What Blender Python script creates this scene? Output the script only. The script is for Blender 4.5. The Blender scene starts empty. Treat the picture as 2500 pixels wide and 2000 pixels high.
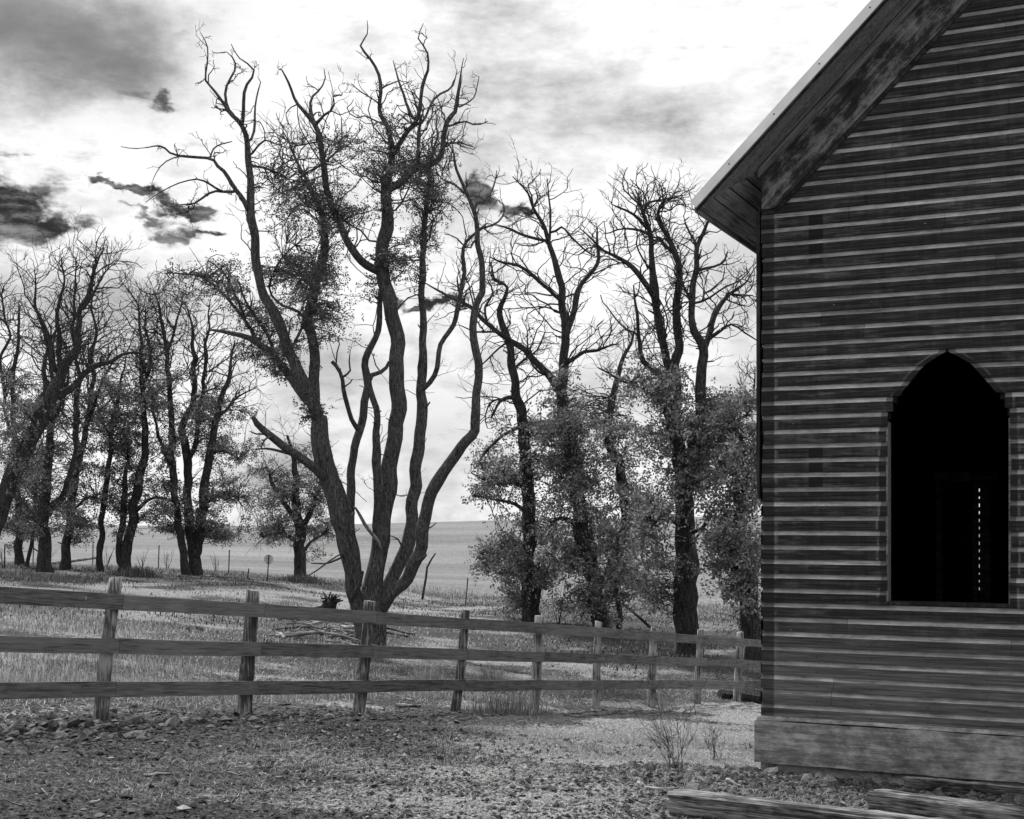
import bpy, math, random
import numpy as np
from mathutils import Matrix, Vector

random.seed(7)
rng = np.random.default_rng(11)
SC = bpy.context.scene
COL = SC.collection
R = math.radians

# ------------------------------------------------------------------ camera
EYE = 1.7
F = 2846.0            # focal length in the pixel units of the tracing picture (2156 wide)
CX, HY = 1078.0, 1091.0
cam_d = bpy.data.cameras.new('camera')
cam = bpy.data.objects.new('camera', cam_d)
COL.objects.link(cam)
cam.location = (0, 0, EYE)
cam.rotation_euler = (R(90), 0, 0)
cam_d.sensor_width = 36
cam_d.lens = F / 2156.0 * 36
cam_d.shift_y = 0.106
cam_d.clip_start = 0.1
cam_d.clip_end = 6000
SC.camera = cam

# ------------------------------------------------------------------ colour management
vs = SC.view_settings
vs.view_transform = 'Standard'
vs.look = 'None'
vs.gamma = 1.0
vs.exposure = 0.5
vs.use_curve_mapping = False

# ------------------------------------------------------------------ sun + sky
SUN_AZ, SUN_EL = R(-28), R(54)          # azimuth from +Y, negative to the left
sun_d = bpy.data.lights.new('sun', 'SUN')
sun_d.energy = 3.4
sun_d.angle = R(4)
sun_d.color = (1, 0.995, 0.985)
sun = bpy.data.objects.new('sun', sun_d)
COL.objects.link(sun)
sdir = Vector((math.sin(SUN_AZ) * math.cos(SUN_EL), math.cos(SUN_AZ) * math.cos(SUN_EL), math.sin(SUN_EL)))
sun.rotation_euler = sdir.to_track_quat('Z', 'Y').to_euler()
sun.location = sdir * 60


class NT:
    """small helper round a node tree"""
    def __init__(self, tree, gain=1.0):
        self.t = tree
        self.gain = gain          # spreads the noise round its mean of 0.5

    def n(self, typ, **kw):
        nd = self.t.nodes.new(typ)
        for k, v in kw.items():
            setattr(nd, k, v)
        return nd

    def link(self, a, b):
        self.t.links.new(a, b)

    def setin(self, sock, v):
        if isinstance(v, bpy.types.NodeSocket):
            self.link(v, sock)
        else:
            sock.default_value = v

    def math(self, op, a, b=0.0, c=None, clamp=False):
        nd = self.n('ShaderNodeMath', operation=op, use_clamp=clamp)
        self.setin(nd.inputs[0], a)
        self.setin(nd.inputs[1], b)
        if c is not None:
            self.setin(nd.inputs[2], c)
        return nd.outputs[0]

    def mapping(self, vec, scale=(1, 1, 1), loc=(0, 0, 0), rot=(0, 0, 0)):
        nd = self.n('ShaderNodeMapping')
        self.link(vec, nd.inputs[0])
        nd.inputs[1].default_value = loc
        nd.inputs[2].default_value = rot
        nd.inputs[3].default_value = scale
        return nd.outputs[0]

    def noise(self, vec, scale, detail=4.0, rough=0.55, dist=0.0, color=False):
        nd = self.n('ShaderNodeTexNoise')
        if vec is not None:
            self.link(vec, nd.inputs['Vector'])
        nd.inputs['Scale'].default_value = scale
        nd.inputs['Detail'].default_value = detail
        nd.inputs['Roughness'].default_value = rough
        nd.inputs['Distortion'].default_value = dist
        if color or self.gain == 1.0:
            return nd.outputs['Color' if color else 'Fac']
        return self.math('MULTIPLY_ADD', nd.outputs['Fac'], self.gain, 0.5 - 0.5 * self.gain)

    def voronoi(self, vec, scale, feature='F1', out='Distance', rand=1.0):
        nd = self.n('ShaderNodeTexVoronoi', feature=feature)
        self.link(vec, nd.inputs['Vector'])
        nd.inputs['Scale'].default_value = scale
        nd.inputs['Randomness'].default_value = rand
        return nd.outputs[out]

    def ramp(self, fac, pts, interp='LINEAR'):
        nd = self.n('ShaderNodeValToRGB')
        cr = nd.color_ramp
        cr.interpolation = interp
        while len(cr.elements) < len(pts):
            cr.elements.new(0.5)
        for e, (p, v) in zip(cr.elements, pts):
            e.position = p
            e.color = (v, v, v, 1)
        self.link(fac, nd.inputs[0])
        return nd.outputs[0]

    def smooth(self, v, a, b, lo=0.0, hi=1.0):
        nd = self.n('ShaderNodeMapRange', interpolation_type='SMOOTHSTEP')
        self.setin(nd.inputs[0], v)
        nd.inputs[1].default_value = a
        nd.inputs[2].default_value = b
        nd.inputs[3].default_value = lo
        nd.inputs[4].default_value = hi
        return nd.outputs[0]

    def mix(self, f, a, b):
        """scalar mix"""
        nd = self.n('ShaderNodeMix', data_type='FLOAT')
        self.setin(nd.inputs[0], f)
        self.setin(nd.inputs[2], a)
        self.setin(nd.inputs[3], b)
        return nd.outputs[0]

    def attr(self, name):
        nd = self.n('ShaderNodeAttribute', attribute_name=name)
        return nd.outputs['Fac']

    def bump(self, h, strength=0.5, dist=0.02):
        nd = self.n('ShaderNodeBump')
        nd.inputs['Strength'].default_value = strength
        nd.inputs['Distance'].default_value = dist
        self.link(h, nd.inputs['Height'])
        return nd.outputs[0]


def px_dir(vx, vy):
    """azimuth, elevation of a traced sky pixel"""
    x, z = (vx - CX) / F, (HY - vy) / F
    return math.atan2(x, 1.0), math.atan2(z, math.hypot(x, 1.0))


def make_world():
    w = bpy.data.worlds.new('World')
    SC.world = w
    w.use_nodes = True
    t = NT(w.node_tree)
    t.t.nodes.clear()
    out = t.n('ShaderNodeOutputWorld')
    bg = t.n('ShaderNodeBackground')
    t.link(bg.outputs[0], out.inputs[0])
    sky = t.n('ShaderNodeTexSky', sky_type='NISHITA')
    sky.sun_disc = False
    sky.sun_elevation = SUN_EL
    sky.sun_rotation = SUN_AZ
    sky.altitude = 400
    sep = t.n('ShaderNodeSeparateColor')
    t.link(sky.outputs[0], sep.inputs[0])
    blue_sky = t.math('MULTIPLY', sep.outputs[0], 0.055)      # red-filtered monochrome view of the clear sky
    tc = t.n('ShaderNodeTexCoord')
    d = tc.outputs['Generated']
    xyz = t.n('ShaderNodeSeparateXYZ')
    t.link(d, xyz.inputs[0])
    X, Y, Z = xyz.outputs
    az = t.math('ARCTAN2', X, Y)
    el = t.math('ARCSINE', Z)
    # domain warp, so that every edge is torn like cloud
    dm = t.mapping(d, scale=(1, 1, 1.7))
    wc = t.n('ShaderNodeSeparateColor')
    t.link(t.noise(dm, 17.0, 5, 0.64, color=True), wc.inputs[0])
    wx = t.math('MULTIPLY_ADD', wc.outputs[0], 0.12, -0.06)
    wy = t.math('MULTIPLY_ADD', wc.outputs[1], 0.06, -0.03)
    azw = t.math('ADD', az, wx)
    elw = t.math('ADD', el, wy)

    vec = t.n('ShaderNodeCombineXYZ')
    t.link(azw, vec.inputs[0])
    t.link(elw, vec.inputs[1])

    def blobs(lst):
        tot = None
        for vx, vy, rx, ry, amp in lst:
            a, e = px_dir(vx, vy)
            sx, sy = rx / F, ry / F
            m = t.n('ShaderNodeVectorMath', operation='MULTIPLY_ADD')
            t.link(vec.outputs[0], m.inputs[0])
            m.inputs[1].default_value = (1 / sx, 1 / sy, 0)
            m.inputs[2].default_value = (-a / sx, -e / sy, 0)
            q = t.n('ShaderNodeVectorMath', operation='DOT_PRODUCT')
            t.link(m.outputs[0], q.inputs[0])
            t.link(m.outputs[0], q.inputs[1])
            g = t.math('POWER', math.exp(-1), q.outputs['Value'])
            tot = t.math('MULTIPLY', g, amp) if tot is None else t.math('MULTIPLY_ADD', g, amp, tot)
        return tot
    # openings in the deck through which the clear sky shows
    gaps = blobs([(20, 440, 110, 52, 1.3), (-90, 420, 90, 60, 1.2), (330, 402, 34, 12, 1.2), (378, 428, 46, 15, 1.3), (200, 394, 26, 9, 1.2), (254, 398, 26, 8, 1.2), (298, 406, 18, 8, 1.1),
                  (410, 474, 44, 11, .95), (368, 494, 30, 11, 1.1), (325, 455, 44, 8, .7), (115, 470, 60, 18, .8), (1022, 400, 46, 46, 1.5), (1085, 468, 40, 17, 1.5),
                  (1170, 356, 40, 12, .55), (850, 634, 36, 11, 1.5), (950, 640, 48, 12, 1.5), (340, 200, 24, 30, .75),
                  (255, 185, 50, 24, .55), (1010, 345, 30, 14, .6), (225, 545, 40, 10, .5), (10, 315, 26, 14, .6)])
    grey = blobs([(80, 60, 200, 90, 1.7), (230, 130, 120, 60, .9), (240, 650, 85, 70, .6), (115, 650, 60, 50, .4), (1580, 560, 110, 130, .3),
                  (30, 590, 60, 40, .3), (700, 790, 110, 60, .3), (920, 950, 140, 120, .2), (1560, 860, 60, 160, .25),
                  (980, 330, 120, 45, .28), (560, 980, 60, 120, .25), (1250, 860, 90, 80, .4)])
    n_big = t.noise(t.mapping(d, scale=(1, 1, 2.2)), 3.2, 5, 0.58)
    n_mid = t.noise(t.mapping(d, scale=(1, 1, 1.9), loc=(3, 1, 5)), 10.0, 6, 0.6)
    # the same broken deck all round the sky
    gap_rand = t.smooth(n_big, 0.70, 0.95)
    veil = t.noise(t.mapping(d, scale=(1, 1, 3.0), loc=(7, 2, 1)), 30.0, 6, 0.66)
    gap_n = t.math('ADD', gaps, t.math('ADD', t.math('MULTIPLY_ADD', n_mid, 1.1, -0.55), t.math('MULTIPLY_ADD', veil, 1.9, -0.95)))
    gap = t.math('MAXIMUM', t.smooth(gap_n, 0.22, 1.0), gap_rand)
    gap = t.math('MULTIPLY', gap, t.smooth(veil, 0.72, 0.42, 0.72, 1.0))
    # lit cloud: bright tops, greyer bases
    tone = t.math('MULTIPLY_ADD', n_mid, 2.0, -0.05)
    tone = t.math('ADD', tone, t.math('MULTIPLY_ADD', veil, 0.7, -0.35))
    tone = t.math('MULTIPLY_ADD', n_big, 0.35, t.math('SUBTRACT', tone, 0.13))
    gn = t.math('MULTIPLY', grey, t.math('MULTIPLY_ADD', n_mid, 1.6, 0.05))
    shade = t.math('DIVIDE', 1.0, t.math('MULTIPLY_ADD', gn, 1.7, 1.0))
    cloud = t.math('MULTIPLY', t.math('MULTIPLY', t.math('MINIMUM', tone, 1.02), shade), 7.05)
    final = t.mix(gap, cloud, blue_sky)
    # under the horizon: dull ground haze, never seen
    comb = t.n('ShaderNodeCombineColor')
    for i in range(3):
        t.link(final, comb.inputs[i])
    t.link(comb.outputs[0], bg.inputs[0])
    bg.inputs[1].default_value = 0.1
    w.cycles.sampling_method = 'MANUAL'
    w.cycles.sample_map_resolution = 256


make_world()
SC.cycles.max_bounces = 3
SC.cycles.diffuse_bounces = 2
SC.cycles.glossy_bounces = 2
SC.cycles.transmission_bounces = 3


# ------------------------------------------------------------------ mesh helpers
class MB:
    """collects vertices and faces; build() links them as ONE mesh object"""
    def __init__(self):
        self.v, self.f3, self.f4, self.n = [], [], [], 0
        self.m3, self.m4 = [], []
        self.att = []

    def add(self, v, quads=None, tris=None, mat=0, att=None):
        v = np.asarray(v, np.float32).reshape(-1, 3)
        if quads is not None and len(quads):
            q = np.asarray(quads, np.int64).reshape(-1, 4) + self.n
            self.f4.append(q)
            self.m4.append(np.full(len(q), mat) if np.isscalar(mat) else np.asarray(mat))
        if tris is not None and len(tris):
            q = np.asarray(tris, np.int64).reshape(-1, 3) + self.n
            self.f3.append(q)
            self.m3.append(np.full(len(q), mat))
        self.v.append(v)
        self.att.append(np.zeros(len(v)) if att is None else np.asarray(att))
        self.n += len(v)

    def box(self, x0, x1, y0, y1, z0, z1, mat=0):
        v = [(x, y, z) for z in (z0, z1) for y in (y0, y1) for x in (x0, x1)]
        self.add(v, [(0, 2, 3, 1), (4, 5, 7, 6), (0, 1, 5, 4), (1, 3, 7, 5), (3, 2, 6, 7), (2, 0, 4, 6)], mat=mat)

    def tube(self, P, rad, sides=8, cap=True, rough=0.0, flute=0.0, seed=0):
        P = np.asarray(P, float)
        K = len(P)
        T = np.gradient(P, axis=0)
        T /= np.linalg.norm(T, axis=1)[:, None] + 1e-9
        ref = np.array([1.0, 0.13, 0.07]) if abs(T[:, 0]).mean() < 0.8 else np.array([0.1, 1.0, 0.1])
        U = ref - (T @ ref)[:, None] * T
        U /= np.linalg.norm(U, axis=1)[:, None]
        V = np.cross(T, U)
        a = np.linspace(0, 2 * np.pi, sides, endpoint=False)
        rr = np.asarray(rad, float)[:, None] * np.ones((1, sides))
        if rough or flute:
            rg = np.random.default_rng(seed)
            fl = rg.normal(0, 1, sides)
            walk = rg.normal(0, 1, (K, sides))
            for _ in range(2):
                walk[1:] = 0.6 * walk[1:] + 0.4 * walk[:-1]
            rr = rr * (1 + rough * walk + flute * fl[None, :])
        v = P[:, None, :] + rr[..., None] * (np.cos(a)[None, :, None] * U[:, None, :] + np.sin(a)[None, :, None] * V[:, None, :])
        i = np.arange(K - 1)[:, None] * sides
        j = np.arange(sides)[None, :]
        jn = (j + 1) % sides
        q = np.stack([i + j, i + jn, i + sides + jn, i + sides + j], -1).reshape(-1, 4)
        tri = None
        if cap:
            v = np.concatenate([v.reshape(-1, 3), P[:1], P[-1:]])
            b = np.arange(sides)
            c0, c1 = K * sides, K * sides + 1
            tri = np.concatenate([np.stack([np.full(sides, c0), (b + 1) % sides, b], -1),
                                  np.stack([np.full(sides, c1), (K - 1) * sides + b, (K - 1) * sides + (b + 1) % sides], -1)])
        self.add(v, q, tri)

    def tubes(self, P, Rd, sides=4):
        """batch of M tubes of K rings"""
        M, K, _ = P.shape
        if M == 0:
            return
        T = np.gradient(P, axis=1)
        T /= np.linalg.norm(T, axis=2)[..., None] + 1e-9
        ref = rng.normal(0, 1, (M, 3))
        mt = T.mean(1)
        ref -= (ref * mt).sum(1)[:, None] * mt
        U = ref[:, None, :] - (ref[:, None, :] * T).sum(2)[..., None] * T
        U /= np.linalg.norm(U, axis=2)[..., None] + 1e-9
        V = np.cross(T, U)
        a = np.linspace(0, 2 * np.pi, sides, endpoint=False)
        v = P[:, :, None, :] + Rd[:, :, None, None] * (np.cos(a)[None, None, :, None] * U[:, :, None, :]
                                                        + np.sin(a)[None, None, :, None] * V[:, :, None, :])
        m = np.arange(M)[:, None, None] * (K * sides)
        i = np.arange(K - 1)[None, :, None] * sides
        j = np.arange(sides)[None, None, :]
        jn = (j + 1) % sides
        q = np.stack([m + i + j, m + i + jn, m + i + sides + jn, m + i + sides + j], -1).reshape(-1, 4)
        self.add(v, q)

    def mesh(self, name, mats, smooth=False, attname=None):
        me = bpy.data.meshes.new(name)
        v = np.concatenate(self.v)
        f3 = np.concatenate(self.f3) if self.f3 else np.zeros((0, 3), int)
        f4 = np.concatenate(self.f4) if self.f4 else np.zeros((0, 4), int)
        me.vertices.add(len(v))
        me.vertices.foreach_set('co', v.astype(np.float32).ravel())
        nl = f3.size + f4.size
        me.loops.add(nl)
        me.loops.foreach_set('vertex_index', np.concatenate([f3.ravel(), f4.ravel()]).astype(np.int32))
        nf = len(f3) + len(f4)
        me.polygons.add(nf)
        st = np.concatenate([np.arange(len(f3)) * 3, f3.size + np.arange(len(f4)) * 4]).astype(np.int32)
        me.polygons.foreach_set('loop_start', st)
        mi = np.concatenate([np.concatenate(self.m3) if self.m3 else np.zeros(0), np.concatenate(self.m4) if self.m4 else np.zeros(0)])
        for m in (mats if isinstance(mats, (list, tuple)) else [mats]):
            me.materials.append(m)
        me.polygons.foreach_set('material_index', mi.astype(np.int32))
        me.polygons.foreach_set('use_smooth', np.full(nf, bool(smooth)))
        if attname:
            at = me.attributes.new(attname, 'FLOAT', 'POINT')
            at.data.foreach_set('value', np.concatenate(self.att).astype(np.float32))
        me.update(calc_edges=True)
        me.validate()
        return me

    def build(self, name, mats, parent=None, smooth=False, attname=None, loc=None):
        return link(name, self.mesh(name, mats, smooth, attname), parent, loc)


def link(name, data, parent=None, loc=None):
    o = bpy.data.objects.new(name, data)
    COL.objects.link(o)
    if parent is not None:
        o.parent = parent
    if loc is not None:
        o.location = loc
    return o


def tag(o, label=None, cat=None, group=None, kind=None):
    if label:
        o['label'] = label
    if cat:
        o['category'] = cat
    if group:
        o['group'] = group
    if kind:
        o['kind'] = kind
    return o


def thing(name, label, cat, loc=(0, 0, 0), group=None, rz=0.0):
    o = bpy.data.objects.new(name, None)
    o.empty_display_size = 0.2
    COL.objects.link(o)
    o.location = loc
    o.rotation_euler = (0, 0, rz)
    return tag(o, label, cat, group)


# ------------------------------------------------------------------ materials
def new_mat(name, rough=0.9, spec=0.25):
    m = bpy.data.materials.new(name)
    m.use_nodes = True
    t = NT(m.node_tree, 1.75)
    b = t.t.nodes['Principled BSDF']
    b.inputs['Roughness'].default_value = rough
    b.inputs['Specular IOR Level'].default_value = spec
    return m, t, b


def setcol(t, b, fac):
    c = t.n('ShaderNodeCombineColor')
    for i in range(3):
        t.link(fac, c.inputs[i])
    t.link(c.outputs[0], b.inputs['Base Color'])


def coord(t, kind='Object'):
    return t.n('ShaderNodeTexCoord').outputs[kind]


def objrand(t):
    return t.n('ShaderNodeObjectInfo').outputs['Random']


def wood_mat(name, lo, hi, axis=0, grain=26.0, blotch=0.5, spots=0.0, rough=0.85, bump=0.4):
    """weathered grey timber, grain along the given axis of the object"""
    m, t, b = new_mat(name, rough, 0.2)
    c = coord(t)
    rnd = objrand(t)
    off = t.n('ShaderNodeCombineXYZ')
    for i in range(3):
        t.link(t.math('MULTIPLY', rnd, 17.0 + 5 * i), off.inputs[i])
    va = t.n('ShaderNodeVectorMath', operation='ADD')
    t.link(c, va.inputs[0])
    t.link(off.outputs[0], va.inputs[1])
    c2 = va.outputs[0]
    sc = [grain] * 3
    sc[axis] = grain * 0.045
    g = t.noise(t.mapping(c2, scale=sc), 1.0, 6, 0.62, 0.4)
    g2 = t.noise(t.mapping(c2, scale=[s * 3.1 for s in sc]), 1.0, 4, 0.6)
    bl = t.noise(c2, 4.5, 4, 0.55)
    f = t.math('ADD', t.math('MULTIPLY', g, 0.62), t.math('MULTIPLY', g2, 0.38))
    f = t.math('ADD', f, t.math('MULTIPLY_ADD', bl, blotch, -0.5 * blotch))
    f = t.math('ADD', f, t.math('MULTIPLY_ADD', rnd, 0.14, -0.07))
    col = t.ramp(f, [(0.28, lo * 0.45), (0.42, lo), (0.62, hi), (0.8, hi * 1.25)])
    if spots:
        sv = [9.0] * 3
        sv[axis] = 9.0
        vd = t.voronoi(t.mapping(c2, scale=(7, 7, 2.2)), 1.0)
        col = t.mix(t.smooth(vd, spots, spots * 0.6), col, 0.42)
    setcol(t, b, col)
    h = t.math('ADD', g, t.math('MULTIPLY', g2, 0.5))
    t.link(t.bump(h, bump, 0.008), b.inputs['Normal'])
    return m


BOARD_H = 0.1112


def siding_face():
    m, t, b = new_mat('painted_siding', 0.8, 0.2)
    c = coord(t)
    rnd = objrand(t)
    g = t.noise(t.mapping(c, scale=(2.2, 30, 90)), 1.0, 6, 0.65, 0.2)
    bl = t.noise(t.mapping(c, scale=(2.4, 8, 14)), 1.0, 8, 0.74)
    col = t.ramp(g, [(0.2, 0.008), (0.5, 0.022), (0.85, 0.06)])
    # old paint worn to bare timber in patches
    pat = t.smooth(t.math('ADD', bl, t.math('MULTIPLY_ADD', rnd, 0.16, -0.08)), 0.52, 0.74)
    col = t.mix(t.math('MULTIPLY', pat, 0.8), col, t.ramp(g, [(0.3, 0.04), (0.7, 0.11)]))
    run = t.noise(t.mapping(c, scale=(17, 5, 1.1)), 1.0, 5, 0.65)
    col = t.math('MULTIPLY', col, t.math('MULTIPLY_ADD', run, 1.1, 0.5))
    # splash-worn bottom courses: paint long gone
    sp = t.n('ShaderNodeSeparateXYZ')
    t.link(c, sp.inputs[0])
    nx_ = t.math('ABSOLUTE', t.math('SUBTRACT', t.math('MODULO', t.math('ADD', sp.outputs[0], 0.19), 0.41), 0.2))
    nz_ = t.math('ABSOLUTE', t.math('SUBTRACT', t.math('MODULO', t.math('SUBTRACT', sp.outputs[2], 0.42), BOARD_H), 0.03))
    zz = t.math('ADD', sp.outputs[2], t.math('MULTIPLY_ADD', bl, 0.5, -0.25))
    low = t.smooth(zz, 1.35, 0.65)
    col = t.mix(low, col, t.ramp(t.math('ADD', t.math('MULTIPLY', g, 0.6), t.math('MULTIPLY', bl, 0.4)), [(0.3, 0.05), (0.5, 0.11), (0.75, 0.22)]))
    # ghost of vanished corner boards and casings, with a pale paint ridge
    w = t.attr('wear')
    brk = t.smooth(t.noise(t.mapping(c, scale=(3, 3, 11)), 1.0, 3, 0.6), 0.42, 0.66)
    col = t.mix(t.math('MULTIPLY', t.smooth(w, 0.5, 1.0, 0, 0.75), brk), col, 0.15)
    col = t.mix(t.smooth(w, 0.5, 0.0, 0, 0.6), col, 0.010)
    # dark rectangles left by two vanished notice boards
    gx = t.math('MULTIPLY', t.smooth(sp.outputs[0], 0.355, 0.365), t.smooth(sp.outputs[0], 0.475, 0.462))
    gz1 = t.math('MULTIPLY', t.smooth(sp.outputs[2], 3.88, 3.92), t.smooth(sp.outputs[2], 4.32, 4.30))
    gz2 = t.math('MULTIPLY', t.smooth(sp.outputs[2], 2.12, 2.15), t.smooth(sp.outputs[2], 2.52, 2.50))
    ghost = t.math('MULTIPLY', gx, t.math('MAXIMUM', gz1, gz2))
    fx = t.math('MULTIPLY', t.smooth(sp.outputs[0], 0.29, 0.36), t.smooth(sp.outputs[0], 0.56, 0.47))
    fade = t.math('MULTIPLY', t.math('MULTIPLY', fx, t.math('MAXIMUM', gz1, gz2)), t.smooth(bl, 0.3, 0.75))
    col = t.mix(t.math('MULTIPLY', fade, 0.55), col, 0.085)
    col = t.mix(t.math('MULTIPLY', ghost, 0.85), col, 0.008)
    # nail heads and small bird marks
    vd = t.voronoi(t.mapping(c, scale=(3.2, 3, 9.3)), 1.0)
    col = t.mix(t.smooth(vd, 0.045, 0.02), col, 0.2)
    nail = t.math('MULTIPLY', t.smooth(nx_, 0.006, 0.003), t.smooth(nz_, 0.005, 0.003))
    col = t.mix(t.math('MULTIPLY', nail, 0.9), col, 0.008)
    setcol(t, b, col)
    t.link(t.bump(g, 0.35, 0.004), b.inputs['Normal'])
    return m


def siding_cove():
    m, t, b = new_mat('worn_skylit_cove', 0.85, 0.15)
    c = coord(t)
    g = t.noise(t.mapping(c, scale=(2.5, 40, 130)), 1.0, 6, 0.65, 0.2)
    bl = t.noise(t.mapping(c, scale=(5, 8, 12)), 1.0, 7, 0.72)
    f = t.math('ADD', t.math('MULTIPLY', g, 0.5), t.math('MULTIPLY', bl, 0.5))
    col = t.ramp(f, [(0.2, 0.06), (0.5, 0.32), (0.8, 0.62)])  # paler than wear alone: skylight on the ledge is put into the colour
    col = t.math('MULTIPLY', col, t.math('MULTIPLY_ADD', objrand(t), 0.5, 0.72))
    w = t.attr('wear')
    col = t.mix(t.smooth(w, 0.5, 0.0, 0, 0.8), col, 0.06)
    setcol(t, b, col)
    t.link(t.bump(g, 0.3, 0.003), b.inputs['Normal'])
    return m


def mottled_board(name, lo, hi, axis=0):
    m, t, b = new_mat(name, 0.85, 0.2)
    c = coord(t)
    sc = [34.0] * 3
    sc[axis] = 2.0
    g = t.noise(t.mapping(c, scale=sc), 1.0, 5, 0.65, 0.3)
    sb = [9.0] * 3
    sb[axis] = 5.0
    bl = t.noise(t.mapping(c, scale=sb), 1.0, 8, 0.76, 0.2)
    f = t.math('ADD', t.math('MULTIPLY', g, 0.35), t.math('MULTIPLY', bl, 0.65))
    col = t.ramp(f, [(0.33, lo * 0.5), (0.47, lo), (0.58, (lo + hi) / 2), (0.70, hi)])
    setcol(t, b, col)
    t.link(t.bump(t.math('ADD', g, bl), 0.3, 0.006), b.inputs['Normal'])
    return m


def bark_mat(name, lo, hi, sc=1.0):
    m, t, b = new_mat(name, 0.95, 0.1)
    c = coord(t)
    rn = t.noise(t.mapping(c, scale=(2, 2, 2)), 1.0, 3, 0.5, color=True)
    va = t.n('ShaderNodeVectorMath', operation='MULTIPLY_ADD')
    t.link(rn, va.inputs[0])
    va.inputs[1].default_value = (0.25, 0.25, 0.25)
    t.link(c, va.inputs[2])
    f1 = t.noise(t.mapping(va.outputs[0], scale=(44 * sc, 44 * sc, 4.2 * sc)), 1.0, 6, 0.66, 0.3)
    f2 = t.noise(c, 30 * sc, 4, 0.6)
    f = t.math('ADD', t.math('MULTIPLY', f1, 0.75), t.math('MULTIPLY', f2, 0.25))
    col = t.ramp(f, [(0.2, lo * 0.35), (0.42, lo), (0.66, hi), (0.9, hi * 1.4)])
    setcol(t, b, col)
    t.link(t.bump(f, 0.9, 0.035), b.inputs['Normal'])
    return m


def leaf_mat(name, lo, hi):
    m, t, b = new_mat(name, 0.6, 0.3)
    geo = t.n('ShaderNodeNewGeometry')
    col = t.ramp(geo.outputs['Random Per Island'], [(0.0, lo), (0.55, lo * .6 + hi * .4), (0.85, lo * .4 + hi * .6), (1.0, hi)])
    setcol(t, b, col)
    tr = t.n('ShaderNodeBsdfTranslucent')
    t.link(col, tr.inputs[0])
    mx = t.n('ShaderNodeMixShader')
    mx.inputs[0].default_value = 0.3
    t.link(b.outputs[0], mx.inputs[1])
    t.link(tr.outputs[0], mx.inputs[2])
    t.link(mx.outputs[0], t.t.nodes['Material Output'].inputs[0])
    return m


def plain_mat(name, lo, hi, scale=8.0, rough=0.9, metal=0.0, bump=0.3, spec=0.25, bd=0.01):
    m, t, b = new_mat(name, rough, spec)
    b.inputs['Metallic'].default_value = metal
    c = coord(t)
    f = t.noise(c, scale, 7, 0.62)
    rnd = objrand(t)
    f2 = t.math('ADD', f, t.math('MULTIPLY_ADD', rnd, 0.3, -0.15))
    setcol(t, b, t.ramp(f2, [(0.3, lo), (0.7, hi)]))
    t.link(t.bump(f, bump, bd), b.inputs['Normal'])
    return m


M = {}
M['face'] = siding_face()
M['cove'] = siding_cove()
M['frieze'] = mottled_board('mottled_frieze_paint', 0.045, 0.27)
M['soffit'] = wood_mat('soffit_timber', 0.15, 0.24, axis=0, grain=40, blotch=.25, bump=0.2)
M['soffit_e'] = wood_mat('eave_soffit_timber', 0.16, 0.27, axis=1, grain=40, blotch=.25, bump=0.2)
M['skirt'] = mottled_board('weathered_base_board', 0.20, 0.46)
M['corner'] = wood_mat('dark_corner_timber', 0.02, 0.045, axis=2, grain=30)
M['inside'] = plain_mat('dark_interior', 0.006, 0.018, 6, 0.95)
M['metal'] = plain_mat('galvanised_trim', 0.66, 0.84, 2.0, 0.5, 0.25, 0.05, 0.5)
M['roof'] = plain_mat('roof_sheet', 0.18, 0.28, 3.0, 0.5, 0.4, 0.05, 0.5)
M['screw'] = plain_mat('screw_head', 0.03, 0.05, 30, 0.6)
M['found'] = plain_mat('crumbling_foundation', 0.09, 0.40, 7.0, 0.95, bump=0.8, bd=0.04)
M['post'] = wood_mat('split_post_timber', 0.09, 0.36, axis=2, grain=38, blotch=0.5, bump=0.9)
M['rail'] = wood_mat('fence_rail_timber', 0.12, 0.19, axis=0, grain=55, blotch=0.22, spots=0.05, bump=0.3)
M['bark'] = bark_mat('furrowed_bark', 0.045, 0.15)
M['bark2'] = bark_mat('dark_bark', 0.028, 0.095, 0.8)
M['pale'] = wood_mat('stripped_pale_wood', 0.07, 0.17, axis=2, grain=30)
M['leaf'] = leaf_mat('locust_leaf', 0.07, 0.45)
M['leaf3'] = leaf_mat('small_dark_leaf', 0.035, 0.20)
M['leaf2'] = leaf_mat('far_locust_leaf', 0.05, 0.34)
M['stone'] = plain_mat('broken_slate', 0.03, 0.17, 9.0, 0.9, bump=0.5)
M['stick'] = wood_mat('dry_stick_wood', 0.14, 0.36, axis=0, grain=30)
M['stickd'] = wood_mat('dark_stick_wood', 0.04, 0.12, axis=0, grain=30)
M['beam'] = wood_mat('squared_timber', 0.06, 0.26, axis=0, grain=42, blotch=0.35, bump=1.0)
M['steel'] = plain_mat('rusty_steel', 0.02, 0.05, 20, 0.8)
M['sign'] = plain_mat('bare_sign_back', 0.5, 0.6, 3, 0.5, 0.3)
M['grass'] = leaf_mat('grass_blade', 0.07, 0.60)
M['dry'] = leaf_mat('dry_grass_blade', 0.16, 0.60)
M['weed'] = leaf_mat('weed_stem', 0.05, 0.28)
M['twig'] = leaf_mat('dry_twig', 0.06, 0.16)
M['root'] = plain_mat('charred_root', 0.008, 0.03, 15, 0.95)


# ------------------------------------------------------------------ terrain
def PX(vx, vy, D):
    """a traced pixel at the distance D of the thing it belongs to"""
    return np.array([(vx - CX) / F * D, D, EYE + (HY - vy) / F * D])


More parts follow.
